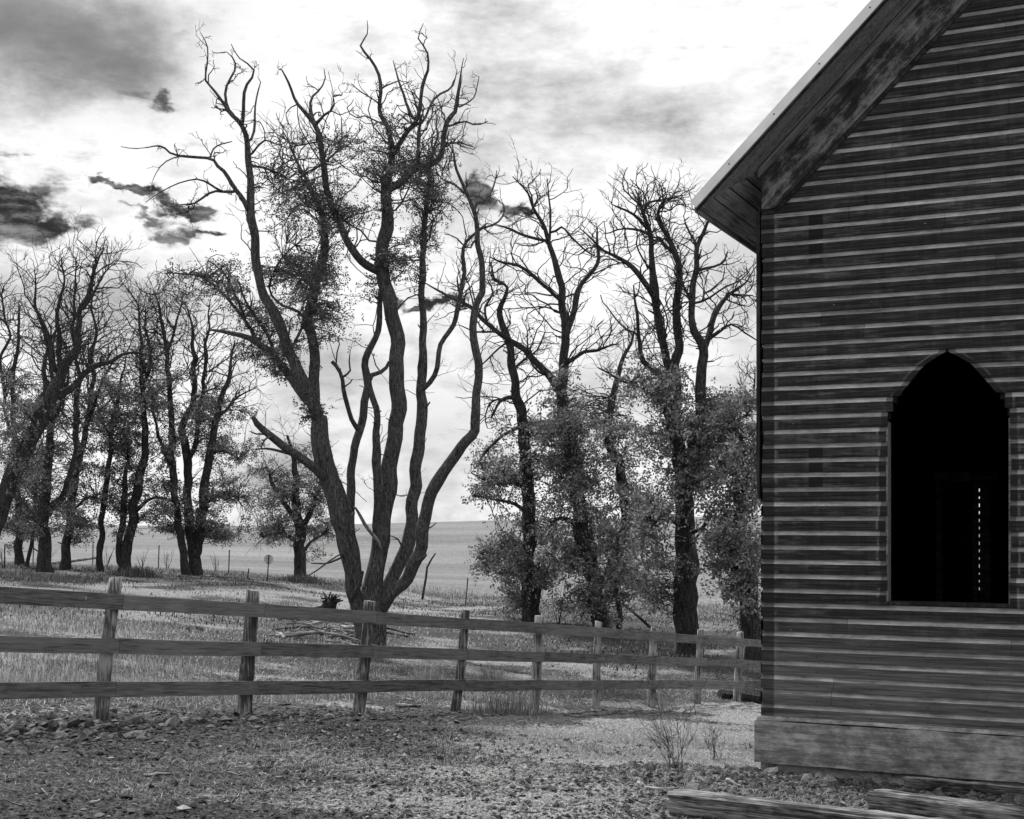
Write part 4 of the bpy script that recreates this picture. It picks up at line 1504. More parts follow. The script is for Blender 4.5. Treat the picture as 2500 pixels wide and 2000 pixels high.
def right_trees():
    g = None
    t = Tree('locust_tree', 'leafy tree with slim leaning trunk and drooping low boughs, beside the open field gap', 40.0, M['bark2'], M['leaf'], 21, .105)
    t.limb([(1120, 1312, 42), (1117, 1285, 34), (1112, 1253, 31), (1110, 1173, 29), (1115, 1109, 28), (1110, 1013, 26), (1107, 945, 24), (1097, 865, 22), (1085, 817, 19), (1074, 745, 16), (1066, 705, 14), (1057, 660, 12), (1066, 625, 8), (1068, 605, 6), (1048, 588, 6), (1041, 565, 4), (1036, 550, 2)], -.5, 'trunk')
    t.limb([(1090, 840, 10), (1066, 838, 9), (1046, 852, 7), (1036, 880, 4)], -.8)
    t.limb([(1060, 840, 4), (1030, 850, 4), (1016, 880, 3), (1020, 905, 2)], -.6)
    t.limb([(1112, 1030, 12), (1080, 1016, 11), (1040, 1018, 8), (1010, 1006, 5), (990, 998, 3)], -.8)
    t.limb([(1113, 1150, 10), (1070, 1140, 8), (1030, 1150, 6), (1000, 1180, 3)], -1.0)
    t.limb([(1113, 1080, 10), (1080, 1060, 8), (1030, 1050, 5), (985, 1040, 3)], .6)
    t.limb([(1100, 895, 9), (1060, 915, 7), (1020, 950, 5), (1000, 985, 3)], .5)
    t.limb([(1128, 1296, 8), (1140, 1240, 6), (1160, 1190, 4), (1166, 1150, 2)], -.4)
    t.limb([(1124, 1290, 9), (1134, 1270, 8), (1132, 1215, 5), (1140, 1180, 3)], -.6)
    t.limb([(1080, 780, 7), (1105, 760, 6), (1130, 740, 4), (1140, 700, 3)], .7)
    t.bare(60, 560, 880, (.6, 1.8), (.012, .026), 2.0)
    t.bare(24, 880, 1250, (.6, 1.5), (.010, .02), 1.5)
    for c in ((60, 1050, 975, 75, 55), (90, 1060, 1060, 90, 60), (75, 1045, 1165, 62, 60), (110, 1090, 1200, 70, 60), (70, 1150, 1120, 50, 90), (50, 1100, 900, 50, 50), (40, 1135, 960, 40, 70), (26, 1012, 1040, 34, 24), (40, 1085, 1265, 50, 30)):
        t.leafy(c[0], *c[1:], 1.8, 17, 2.6, droop=.15)
    t.finish()

    t = Tree('locust_tree', 'broad leafy tree with a long bare limb reaching across to the many-stemmed tree', 38.0, M['bark2'], M['leaf'], 22, .105)
    t.limb([(1268, 1326, 44), (1262, 1290, 38), (1252, 1237, 36), (1237, 1173, 34), (1221, 1077, 32), (1207, 980, 30), (1196, 900, 27), (1184, 845, 24), (1186, 790, 21), (1189, 745, 19), (1189, 685, 17), (1181, 625, 15), (1173, 565, 13), (1153, 505, 10), (1125, 453, 7), (1105, 405, 4.5), (1081, 379, 2)], -.4, 'trunk')
    t.limb([(1184, 838, 19), (1173, 825, 18), (1149, 785, 16), (1109, 745, 14), (1073, 721, 12), (1029, 685, 10), (981, 645, 8), (949, 625, 6), (915, 606, 4), (890, 588, 2)], 1.0)
    t.limb([(1191, 715, 13), (1209, 653, 12), (1221, 597, 10), (1253, 557, 8), (1257, 517, 6), (1253, 481, 3)], .9)
    t.limb([(1181, 633, 11), (1149, 597, 9.5), (1109, 565, 8), (1061, 553, 5), (1033, 539, 3)], -1.0)
    t.limb([(1151, 509, 7), (1101, 497, 6), (1065, 481, 4.5), (1041, 473, 2)], .7)
    t.limb([(1157, 505, 6), (1158, 440, 4), (1157, 381, 2)], .5)
    t.limb([(1163, 490, 6), (1185, 478, 5), (1205, 500, 5), (1235, 530, 4), (1255, 545, 3)], -.6)
    t.limb([(1120, 450, 4), (1132, 425, 3), (1128, 402, 1.6)], -.4)
    t.limb([(1029, 685, 7), (1020, 650, 6), (1035, 615, 5), (1020, 590, 3)], .8)
    t.limb([(1073, 721, 7), (1045, 700, 6), (1000, 700, 4), (960, 690, 2)], -.7)
    t.limb([(985, 645, 6), (970, 610, 5), (960, 580, 3)], .4)
    t.limb([(1150, 790, 6), (1120, 770, 5), (1105, 700, 3), (1118, 690, 2)], -.5)
    t.limb([(1255, 1270, 24), (1286, 1195, 24), (1315, 1122, 23), (1314, 1045, 21), (1300, 975, 20), (1280, 925, 18), (1289, 845, 14), (1305, 765, 10), (1329, 717, 6), (1340, 690, 3)], .9)
    t.limb([(1303, 972, 6), (1318, 955, 5), (1316, 935, 3)], -.3)
    t.limb([(1190, 770, 9), (1230, 745, 8), (1262, 740, 6), (1300, 720, 3)], -.7)
    t.limb([(1228, 1115, 10), (1190, 1095, 8), (1160, 1100, 5)], -.8)
    t.limb([(1300, 1320, 13), (1301, 1270, 11), (1300, 1220, 9), (1306, 1170, 6)], -.6, free=True, dz0=-1.0)
    t.bare(120, 380, 760, (.6, 2.0), (.016, .034), 2.2)
    t.bare(50, 700, 980, (.6, 1.7), (.010, .022), 1.8)
    for c in ((70, 1190, 850, 60, 60), (80, 1150, 900, 50, 70), (110, 1220, 950, 70, 70), (130, 1240, 1060, 85, 80), (150, 1300, 1110, 80, 90), (120, 1230, 1190, 80, 60), (110, 1310, 1220, 70, 60), (80, 1240, 1270, 60, 45), (70, 1290, 900, 60, 60), (60, 1175, 1010, 40, 70), (50, 1340, 1000, 50, 60)):
        t.leafy(c[0], *c[1:], 2.0, 17, 2.6, droop=.12)
    t.finish()

    t = Tree('locust_tree', 'stout straight-trunked tree forking into two tall twisted bare crowns, seen past the church corner', 33.0, M['bark2'], M['leaf'], 23, .095)
    t.limb([(1449, 1378, 60), (1448, 1340, 50), (1443, 1290, 48), (1441, 1230, 49), (1444, 1173, 46), (1441, 1109, 42), (1439, 1045, 40), (1436, 1000, 37), (1427, 950, 30), (1418, 885, 28), (1417, 817, 26), (1421, 745, 20), (1425, 665, 17), (1429, 593, 15), (1423, 537, 13), (1401, 493, 10), (1384, 450, 7), (1390, 430, 5), (1400, 412, 3)], -.5, 'trunk')
    t.limb([(1417, 800, 18), (1405, 765, 17), (1393, 685, 16), (1381, 625, 14), (1373, 545, 12), (1373, 485, 10), (1349, 445, 7), (1341, 397, 3)], .9)
    t.limb([(1373, 492, 8), (1333, 453, 6.5), (1297, 431, 4), (1290, 425, 2)], -.7)
    t.limb([(1352, 448, 5), (1362, 420, 4.5), (1389, 413, 4), (1420, 408, 3), (1441, 407, 1.6)], .5)
    t.limb([(1373, 496, 7), (1345, 484, 6), (1309, 481, 4.5), (1285, 490, 3), (1269, 493, 2)], .6)
    t.limb([(1387, 648, 12), (1360, 600, 11), (1337, 569, 10), (1297, 541, 7), (1265, 525, 5), (1240, 495, 3), (1225, 480, 1.6)], -1.0)
    t.limb([(1400, 493, 6), (1385, 465, 5), (1395, 435, 4), (1415, 445, 3), (1432, 420, 2)], -.5)
    t.limb([(1423, 545, 7), (1395, 520, 5.5), (1385, 500, 4), (1360, 490, 2)], .6)
    t.limb([(1444, 1010, 26), (1457, 985, 25), (1461, 925, 25), (1472, 865, 24), (1474, 805, 22), (1478, 735, 19), (1458, 690, 15), (1457, 625, 14), (1465, 565, 12), (1470, 517, 10), (1485, 485, 7), (1505, 459, 3.6)], -1.0)
    t.limb([(1472, 520, 6), (1458, 487, 5), (1446, 462, 3.6), (1452, 452, 2)], .5)
    t.limb([(1480, 737, 15), (1488, 722, 15), (1505, 665, 12), (1533, 621, 9), (1573, 597, 5), (1590, 570, 3), (1602, 553, 2)], .9)
    t.limb([(1489, 717, 9), (1517, 697, 8), (1549, 681, 5), (1577, 701, 4), (1604, 719, 2)], -.6)
    t.limb([(1465, 570, 7), (1490, 560, 6), (1520, 548, 5), (1535, 528, 3), (1545, 535, 1.6)], .7)
    t.limb([(1540, 618, 5), (1560, 622, 4), (1572, 640, 2)], -.4)
    t.limb([(1460, 640, 6), (1440, 600, 5), (1425, 580, 4)], .5)
    t.limb([(1402, 800, 16), (1392, 790, 15), (1360, 765, 12), (1345, 720, 9), (1341, 650, 6), (1336, 600, 3)], -.8)
    t.limb([(1415, 900, 9), (1380, 840, 8), (1330, 810, 6), (1290, 790, 5), (1255, 775, 3)], -1.0)
    t.limb([(1460, 1120, 9), (1480, 1110, 8), (1486, 1085, 7), (1500, 1080, 5)], -.4)
    t.limb([(1458, 1150, 7), (1474, 1132, 6), (1490, 1118, 5)], -.6)
    t.limb([(1435, 1105, 9), (1400, 1095, 7), (1360, 1110, 5)], -.8)
    t.bare(170, 390, 760, (.6, 2.0), (.016, .034), 2.3)
    t.bare(50, 720, 980, (.6, 1.6), (.010, .02), 1.8)
    for c in ((60, 1400, 800, 55, 55), (50, 1350, 790, 50, 45), (70, 1440, 880, 60, 60), (70, 1390, 950, 55, 60), (70, 1500, 850, 60, 60), (90, 1390, 1060, 55, 70), (80, 1480, 960, 50, 70), (70, 1370, 1160, 40, 60), (40, 1440, 1010, 40, 40), (40, 1340, 1230, 40, 50), (50, 1520, 920, 50, 60)):
        t.leafy(c[0], *c[1:], 1.8, 16, 2.4, droop=.1)
    t.finish()

    t = Tree('locust_tree', 'dark-trunked leafy tree partly hidden by the church corner, with one thin crooked bare leader', 31.0, M['bark2'], M['leaf'], 24, .095)
    t.limb([(1592, 1392, 50), (1588, 1350, 44), (1582, 1317, 42), (1574, 1253, 38), (1574, 1205, 34), (1566, 1150, 26), (1560, 1090, 20), (1558, 1040, 16)], -.3, 'trunk')
    t.limb([(1578, 1210, 20), (1600, 1150, 18), (1612, 1080, 14), (1615, 1000, 10), (1625, 900, 6)], .8)
    t.limb([(1559, 1050, 11), (1566, 1020, 11), (1573, 965, 10), (1566, 930, 9), (1552, 905, 8), (1560, 885, 7), (1578, 875, 6), (1585, 825, 4.5), (1593, 777, 2)], -.6)
    t.limb([(1560, 1080, 10), (1540, 1040, 8), (1520, 1000, 6), (1510, 940, 4)], .6)
    t.limb([(1572, 1220, 10), (1540, 1180, 8), (1510, 1160, 5)], -.8)
    t.limb([(1575, 1270, 6), (1540, 1240, 4), (1510, 1228, 3)], -.9)
    t.bare(46, 780, 1050, (.6, 1.5), (.010, .02), 2.0)
    t.bare(20, 1180, 1330, (.5, 1.2), (.008, .015), 1.6)
    for c in ((80, 1545, 870, 55, 65), (70, 1520, 960, 50, 60), (70, 1575, 1010, 50, 60), (90, 1545, 1080, 60, 60), (90, 1530, 1150, 55, 55), (70, 1580, 1160, 50, 60), (45, 1520, 1220, 45, 35), (40, 1585, 1290, 40, 40), (40, 1600, 920, 40, 70)):
        t.leafy(c[0], *c[1:], 1.6, 16, 2.2, droop=.1)
    t.finish()


def left_trees():
    def T(label, D, seed):
        return Tree('locust_tree', label, D, M['bark2'], M['leaf2'], seed, .10, group=None)

    t = T('big tree leaning to the right, one long limb reaching out above the windbreak', 46.0, 31)
    t.limb([(-62, 1225, 60), (-50, 1190, 52), (-28, 1150, 46), (-6, 1090, 42), (15, 1026, 40), (45, 963, 36), (72, 913, 33), (95, 863, 30), (115, 821, 27), (130, 776, 22), (160, 729, 17), (172, 657, 12), (188, 605, 9), (196, 569, 6), (212, 525, 2)], -.8, 'trunk')
    t.limb([(115, 835, 17), (130, 828, 16), (160, 805, 14), (200, 773, 12), (240, 757, 9), (276, 743, 6), (310, 748, 4), (332, 746, 2)], 1.0)
    t.limb([(124, 780, 12), (122, 740, 11), (124, 709, 10), (120, 657, 8), (132, 597, 5), (130, 541, 2)], .8)
    t.limb([(118, 780, 11), (112, 741, 10), (88, 677, 8), (72, 629, 5), (68, 569, 2)], -.7)
    t.limb([(162, 728, 9), (152, 700, 8), (150, 650, 6), (160, 590, 4), (158, 548, 2)], .7)
    t.limb([(75, 905, 16), (82, 850, 14), (100, 810, 11), (98, 750, 8), (110, 700, 5)], 1.2)
    t.limb([(176, 650, 7), (200, 610, 5), (222, 575, 3), (240, 552, 1.6)], -.6)
    t.limb([(12, 1040, 10), (40, 1050, 8), (70, 1080, 5), (90, 1070, 3)], -1.2)
    t.bare(150, 530, 800, (.8, 2.6), (.018, .036), 2.2, up=.07)
    t.bare(60, 800, 1100, (.7, 2.0), (.012, .024), 1.6)
    t.leafy(80, 50, 900, 60, 70, 2, 10, 2.6)
    t.leafy(50, 20, 980, 50, 50, 2, 10, 2.6)
    t.finish()

    def simple(label, D, seed, limbs, bares, leaves):
        t = T(label, D, seed)
        for k, (tr, dz) in enumerate(limbs):
            t.limb(tr, dz, 'trunk' if k == 0 else 'limb')
        for n, a, b in bares:
            t.bare(n, a, b, (.8, 2.4), (.018, .036), 1.9, up=.06)
        for c in leaves:
            t.leafy(c[0], *c[1:], 2.2, 13, 2.8)
        t.finish()

    simple('bare-topped straight tree behind the leaning tree', 55, 32,
           [([(41, 1188, 22), (40, 1165, 18), (39, 1126, 16), (40, 1076, 15), (36, 980, 13), (28, 880, 11), (30, 790, 9), (38, 700, 6), (42, 640, 3)], .5),
            ([(34, 940, 8), (10, 860, 7), (0, 761, 6), (16, 709, 5), (6, 657, 4), (8, 597, 2)], -.6)],
           [(70, 560, 860)], [(70, 30, 850, 50, 70), (80, 20, 980, 50, 70), (70, 40, 1080, 55, 50), (40, 20, 1130, 40, 30)])
    simple('thin slanting sapling between two thicker trunks of the windbreak', 54, 33,
           [([(57, 1188, 9), (63, 1150, 8), (70, 1101, 7.5), (78, 1040, 7), (86, 980, 5), (90, 930, 3)], .4)],
           [(16, 930, 1100)], [(50, 80, 1000, 36, 60), (40, 70, 1080, 36, 40)])
    simple('thick grooved trunk forking low towards its straighter neighbour', 50, 34,
           [([(94, 1202, 36), (94, 1180, 28), (94, 1126, 25), (92, 1063, 23), (100, 988, 19), (107, 926, 16), (107, 876, 13), (110, 800, 9), (105, 740, 6), (95, 690, 3)], -.4),
            ([(100, 1085, 15), (116, 1062, 15), (132, 1046, 14), (148, 1010, 12), (158, 950, 9), (165, 880, 5)], -.6),
            ([(108, 900, 8), (128, 850, 7), (140, 790, 5), (146, 740, 3)], .8)],
           [(60, 700, 950)], [(100, 90, 880, 60, 80), (90, 90, 1000, 60, 60), (60, 110, 1080, 50, 50), (40, 60, 1120, 40, 30)])
    simple('upright tree splitting into two close parallel stems halfway up', 53, 35,
           [([(136, 1193, 26), (138, 1170, 20), (144, 1126, 19), (150, 1076, 18), (155, 1026, 18), (160, 976, 16), (158, 901, 13), (160, 838, 11), (164, 797, 9), (158, 740, 6), (150, 690, 3)], .4),
            ([(158, 1000, 14), (170, 963, 13), (185, 888, 12), (192, 838, 10), (197, 788, 9), (196, 757, 8), (200, 700, 6), (192, 640, 4), (188, 590, 2)], -.7),
            ([(186, 880, 7), (205, 830, 6), (222, 790, 5), (236, 760, 3)], .6),
            ([(155, 1070, 8), (185, 1045, 6), (215, 1050, 3)], -.8)],
           [(80, 600, 900)], [(100, 175, 880, 60, 80), (90, 180, 990, 60, 60), (70, 170, 1080, 60, 50), (40, 190, 1120, 40, 30)])
    simple('slender single-stemmed tree with a smooth straight trunk', 53, 36,
           [([(211, 1195, 15), (212, 1170, 12.5), (214, 1126, 12), (220, 1051, 11.5), (230, 976, 10.5), (237, 913, 9), (241, 871, 8), (250, 826, 6), (256, 780, 4), (262, 745, 2)], .3),
            ([(236, 920, 5), (215, 880, 4), (205, 840, 2)], .6)],
           [(26, 740, 960)], [(80, 245, 830, 40, 60), (90, 245, 920, 48, 60), (50, 230, 1010, 40, 50)])
    simple('tree standing on two stems that meet at the ground, left of the twin-trunked pair', 53, 37,
           [([(262, 1197, 28), (265, 1170, 23), (271, 1140, 22), (281, 1075, 21), (294, 1015, 20), (304, 958, 17), (305, 906, 15), (305, 854, 12), (297, 802, 10), (298, 757, 8), (296, 677, 5), (280, 629, 3), (252, 592, 1.6)], .4),
            ([(252, 1185, 16), (252, 1150, 14), (253, 1127, 13), (258, 1075, 12), (265, 1010, 10), (272, 960, 6)], .8),
            ([(285, 1080, 9), (305, 1055, 8), (330, 1045, 5), (350, 1050, 3)], -.7),
            ([(300, 810, 7), (318, 760, 6), (306, 700, 4), (300, 650, 2)], -.6)],
           [(80, 590, 860)], [(110, 290, 840, 55, 80), (110, 285, 950, 60, 60), (90, 275, 1040, 55, 55), (50, 310, 1090, 55, 40), (40, 310, 760, 40, 40)])
    simple('slim trunk leaning left against the stouter forked trunk beside it', 53.5, 38,
           [([(391, 1208, 21), (388, 1180, 18), (377, 1114, 17), (369, 1036, 16), (361, 958, 15), (361, 880, 13.5), (356, 828, 12), (353, 776, 10.5), (352, 737, 9), (336, 657, 6), (324, 613, 2.4)], -.4),
            ([(352, 745, 7), (372, 697, 5.6), (385, 640, 3), (388, 610, 1.6)], .6),
            ([(363, 990, 8), (340, 940, 7), (325, 880, 5), (318, 830, 3)], .8)],
           [(80, 600, 860)], [(80, 345, 850, 45, 70), (70, 335, 950, 45, 60), (60, 350, 1030, 40, 60), (30, 350, 1090, 40, 40)])
    simple('stout trunk dividing near the ground into a pale leader and a dark leafy one', 54, 39,
           [([(412, 1208, 32), (411, 1180, 27), (402, 1127, 22), (396, 1062, 19), (395, 984, 18), (386, 926, 16), (384, 898, 15), (403, 854, 13), (411, 815, 12), (406, 776, 11), (412, 757, 10), (404, 717, 7), (400, 669, 4.5), (392, 650, 2)], .3),
            ([(396, 970, 11), (400, 958, 11), (413, 919, 10), (416, 867, 9), (429, 828, 8), (432, 760, 7), (437, 700, 5), (444, 629, 2)], -.5),
            ([(414, 1170, 22), (418, 1150, 22), (426, 1101, 21), (432, 1023, 19), (444, 945, 17), (457, 875, 14), (470, 828, 11), (481, 802, 9), (488, 757, 6), (496, 715, 3)], -.8),
            ([(458, 880, 8), (480, 860, 7), (500, 838, 5), (530, 820, 3)], .6),
            ([(440, 960, 8), (465, 950, 6), (495, 960, 4), (512, 980, 2)], -.7),
            ([(433, 1060, 8), (465, 1040, 6), (500, 1050, 3)], -.9)],
           [(100, 640, 900)], [(70, 420, 870, 50, 70), (100, 470, 880, 60, 70), (120, 460, 980, 65, 65), (110, 465, 1070, 65, 55), (60, 490, 1120, 50, 24), (40, 370, 1118, 40, 16), (50, 500, 1000, 40, 60)])
    t = Tree('locust_tree', 'small round-headed leafy tree alone in the gap beside the octagonal sign', 57.0, M['bark2'], M['leaf2'], 40, .10)
    t.limb([(633, 1220, 32), (632, 1195, 26), (631, 1150, 25), (627, 1090, 22), (622, 1030, 17), (616, 970, 11), (606, 920, 5)], 0, 'trunk')
    t.limb([(628, 1120, 14), (655, 1080, 12), (672, 1020, 8), (680, 960, 5), (672, 900, 3)], -.6)
    t.limb([(626, 1100, 12), (600, 1060, 10), (575, 1020, 7), (560, 985, 3)], .6)
    t.limb([(630, 1140, 9), (590, 1125, 7), (550, 1130, 4)], -.7)
    t.limb([(638, 1170, 7), (660, 1140, 6), (690, 1120, 4)], .5)
    t.bare(70, 900, 1150, (.8, 2.2), (.012, .025), 2.0)
    for c in ((90, 590, 1010, 55, 55), (90, 640, 1010, 60, 70), (90, 580, 1085, 60, 45), (80, 660, 1080, 55, 55), (40, 560, 1130, 40, 20), (50, 660, 1140, 50, 30)):
        t.leafy(c[0], *c[1:], 2.0, 13, 2.6)
    t.finish()


big_tree()
right_trees()
left_trees()


# ------------------------------------------------------------------ ground cover and small things
def on_ground(vx, vy, lo=6.0, hi=90.0):
    """where the ray of a traced pixel meets the ground"""
    D = np.linspace(lo, hi, 3000)
    x = (vx - CX) / F * D
    z = EYE + (HY - vy) / F * D
    g = ground_z(x, D)
    k = np.argmax(z <= g)
    return np.array([x[k], D[k], g[k]])


def fence_xy(along, s):
    return FP[2, 0] + along * FDIR[0] + s * FNRM[0], FP[2, 1] + along * FDIR[1] + s * FNRM[1]


def blades(x, y, h, w, lean=.35, flat=0.0, lift=0.0, rg=rng):
    n = len(x)
    z = ground_z(x, y) + lift
    a = rg.uniform(0, 2 * np.pi, n)
    o = np.stack([np.cos(a), np.sin(a), np.zeros(n)], 1)
    sd = np.stack([-np.sin(a), np.cos(a), np.zeros(n)], 1) * (w / 2)[:, None]
    le = np.abs(rg.normal(0, lean, n)) + flat
    hz = h * np.cos(np.clip(le, 0, 1.45))
    hx = h * np.sin(np.clip(le, 0, 1.45))
    b = np.stack([x, y, z - .01], 1)
    mid = b + o * (hx * .35)[:, None] + np.array([0, 0, 1]) * (hz * .6)[:, None]
    tip = b + o * (hx * 1.0)[:, None] + np.array([0, 0, 1]) * (hz * 1.0)[:, None]
    V = np.stack([b - sd, b + sd, mid + sd * .8, mid - sd * .8, tip], 1)
    i = np.arange(n)[:, None] * 5
    mb = MB()
    mb.add(V, i + np.array([[0, 1, 2, 3]]), i + np.array([[3, 2, 4]]))
    return mb


def make_grass():
    rg = np.random.default_rng(77)
    # tall green grass just behind the fence
    n = 62000
    al = rg.uniform(-6, 15, n)
    s = rg.gamma(2.0, .8, n) + 1.35 + .25 * np.sin(al * 1.3)
    x, y = fence_xy(al, s)
    d = fbm(x, y, .9, 3, 5) + .34 * np.clip((5 - al) / 8, -.9, .5) - .06 * np.clip(s - 2.5, 0, 9)
    k = d > rg.uniform(.30, .62, n)
    x, y, s2, al2 = x[k], y[k], s[k], al[k]
    h = rg.uniform(.06, .24, len(x)) * np.clip(1.4 - .16 * s2, .4, 1) * np.clip(1.1 - .05 * al2, .5, 1.1) * (.6 + .8 * fbm(x, y, 1.4, 2, 6))
    tag(blades(x, y, h, rg.uniform(.005, .010, len(x)), .75, rg=rg).build('grass', M['grass']), kind='stuff',
        label='knee-high green grass growing behind the board fence')
    # shorter turf further left and back
    n = 60000
    x = rg.uniform(-15, -2.0, n)
    y = rg.uniform(15, 36, n)
    s = (x - FP[2, 0]) * FNRM[0] + (y - FP[2, 1]) * FNRM[1]
    d = fbm(x, y, .35, 4, 15) + .05 * np.clip((-x - 5) / 3, -2, 2) - .02 * np.clip(y - 24, 0, 12)
    k = (s > 2) & (d > rg.uniform(.40, .60, n)) & (np.abs(x / y) < .43)
    x, y = x[k], y[k]
    tag(blades(x, y, rg.uniform(.06, .17, len(x)), rg.uniform(.008, .016, len(x)), .5, rg=rg).build('short_grass', M['grass']), kind='stuff')
    # pale dead grass lying on the yard
    n = 90000
    x, y = rg.uniform(-4.8, 3.2, n), rg.uniform(6.8, 14.5, n)
    s = (x - FP[2, 0]) * FNRM[0] + (y - FP[2, 1]) * FNRM[1]
    d = .06 + 1.25 * (fbm(x, y, .55, 4, 50) - .5) + .5 + .24 * np.clip((x + 1.0) / 2.2, -1, 1) - .28 * np.exp(-((s + .75) / .55) ** 2)
    d = d + .25 * np.exp(-((x - 1.0) / 1.1) ** 2 - ((y - 12.4) / 1.5) ** 2)
    loc = np.array([(x - 1.95), (y - 10.5)])
    inside = (loc[0] * math.cos(-TH) + loc[1] * math.sin(-TH) > -.1) & (-loc[0] * math.sin(-TH) + loc[1] * math.cos(-TH) > -.9)
    k = (d > rg.uniform(.40, .66, n)) & ~inside & (s < .6)
    x, y = x[k], y[k]
    tag(blades(x, y, rg.uniform(.02, .075, len(x)), rg.uniform(.0025, .005, len(x)), .45, .75, .004, rg=rg).build('dead_grass', M['dry']), kind='stuff')
    n = 30000
    x, y = rg.normal(1.0, .75, n), rg.normal(12.7, 1.0, n)
    s = (x - FP[2, 0]) * FNRM[0] + (y - FP[2, 1]) * FNRM[1]
    k = (fbm(x, y, 1.3, 3, 44) > rg.uniform(.35, .6, n)) & (s < -.9) & (x < 1.9 + (y - 10.5) * .46)
    x, y = x[k], y[k]
    tag(blades(x, y, rg.uniform(.02, .06, len(x)), rg.uniform(.003, .006, len(x)), .5, .25, rg=rg).build('dry_turf', M['dry']), kind='stuff')
    # litter behind the fence
    n = 60000
    al, s = rg.uniform(-5, 19, n), rg.uniform(.4, 16, n)
    x, y = fence_xy(al, s)
    k = (fbm(x, y, .45, 4, 61) > rg.uniform(.40, .62, n)) & (np.abs(x / y) < .43)
    x, y = x[k], y[k]
    tag(blades(x, y, rg.uniform(.05, .16, len(x)), rg.uniform(.006, .012, len(x)), .4, .9, .006, rg=rg).build('grass_litter', M['dry']), kind='stuff')
    for nm, mt, sd, n, hh in (('dry_tussocks', 'dry', 66, 60000, (.04, .14)), ('dark_tussocks', 'root', 67, 34000, (.04, .16))):
        x, y = rg.uniform(-25, 9, n), rg.uniform(27, 57, n)
        s = (x - FP[2, 0]) * FNRM[0] + (y - FP[2, 1]) * FNRM[1]
        k = (fbm(x, y * 1.4, .5, 4, sd, .65) > rg.uniform(.44, .58, n)) & (np.abs(x / y) < .43) & (s > 3)
        x, y = x[k], y[k]
        tag(blades(x, y, rg.uniform(*hh, len(x)), rg.uniform(.015, .035, len(x)), .5, .5, rg=rg).build(nm, M[mt]), kind='stuff')
    # fuzzy unmown margin along the wire fence and field edge
    n = 26000
    x = rg.uniform(-26, 12, n)
    y = 57 + .06 * x - np.clip(x + 3, 0, 16) * .5 + rg.normal(0, 1.2, n)
    k = fbm(x, y, .35, 3, 64) > rg.uniform(.3, .6, n)
    x, y = x[k], y[k]
    tag(blades(x, y, rg.uniform(.08, .28, len(x)) * (.3 + fbm(x, y, .5, 2, 65)), rg.uniform(.02, .04, len(x)), .4, rg=rg).build('field_margin_grass', M['grass']), kind='stuff')


def lumps(x, y, r, mat, name, rg, flat=.55, sink=.25):
    """small angular clods, one mesh"""
    n = len(x)
    z = ground_z(x, y)
    base = np.array([(1, 0, 0), (0, 1, 0), (-1, 0, 0), (0, -1, 0), (0, 0, 1), (0, 0, -1)], float)
    V = base[None] * rg.uniform(.55, 1.25, (n, 6, 1)) * r[:, None, None]
    a = rg.uniform(0, 6.28, n)
    c, s_ = np.cos(a)[:, None], np.sin(a)[:, None]
    X, Y = V[..., 0] * c - V[..., 1] * s_, V[..., 0] * s_ + V[..., 1] * c
    Z = V[..., 2] * flat + V[..., 0] * rg.normal(0, .25, (n, 1))
    V = np.stack([X + x[:, None], Y + y[:, None], Z + (z + r * flat * (1 - sink) - r * flat * .4)[:, None]], -1)
    t = np.array([(0, 1, 4), (1, 2, 4), (2, 3, 4), (3, 0, 4), (1, 0, 5), (2, 1, 5), (3, 2, 5), (0, 3, 5)])
    mb = MB()
    mb.add(V, None, (np.arange(n)[:, None, None] * 6 + t[None]).reshape(-1, 3))
    return tag(mb.build(name, mat), kind='stuff')


def church_xy(t_, d):
    c, s = math.cos(-TH), math.sin(-TH)
    return 1.95 + t_ * c - (-d) * s, 10.5 + t_ * s + (-d) * c


def make_clods():
    rg = np.random.default_rng(99)
    n = 44000
    x, y = rg.uniform(-4.6, 3.0, n), rg.uniform(6.9, 13.5, n)
    s = (x - FP[2, 0]) * FNRM[0] + (y - FP[2, 1]) * FNRM[1]
    k = (s < .9) & (1.02 - fbm(x, y, .55, 4, 50) > rg.uniform(.34, .74, n)) & (x < 1.75 + (10.5 - y) * 2 + np.clip(y - 10.5, 0, 9) * 2.4)
    x, y = x[k], y[k]
    lumps(x, y, rg.gamma(2.0, .0044, len(x)) + .0035, M['soil'], 'soil_clods', rg)
    n = 5200
    t_, d = rg.uniform(-1.0, 3.2, n), rg.gamma(2.2, .32, n)
    x, y = church_xy(t_, d)
    lumps(x, y, rg.gamma(2.0, .006, n) + .005, M['stone'], 'gravel', rg, .5)
    n = 2600
    x, y = fence_xy(rg.uniform(-3, 5.5, n), rg.normal(-.15, .5, n))
    lumps(x, y, rg.gamma(2.0, .009, n) + .006, M['stone'], 'fence_foot_gravel', rg, .5)


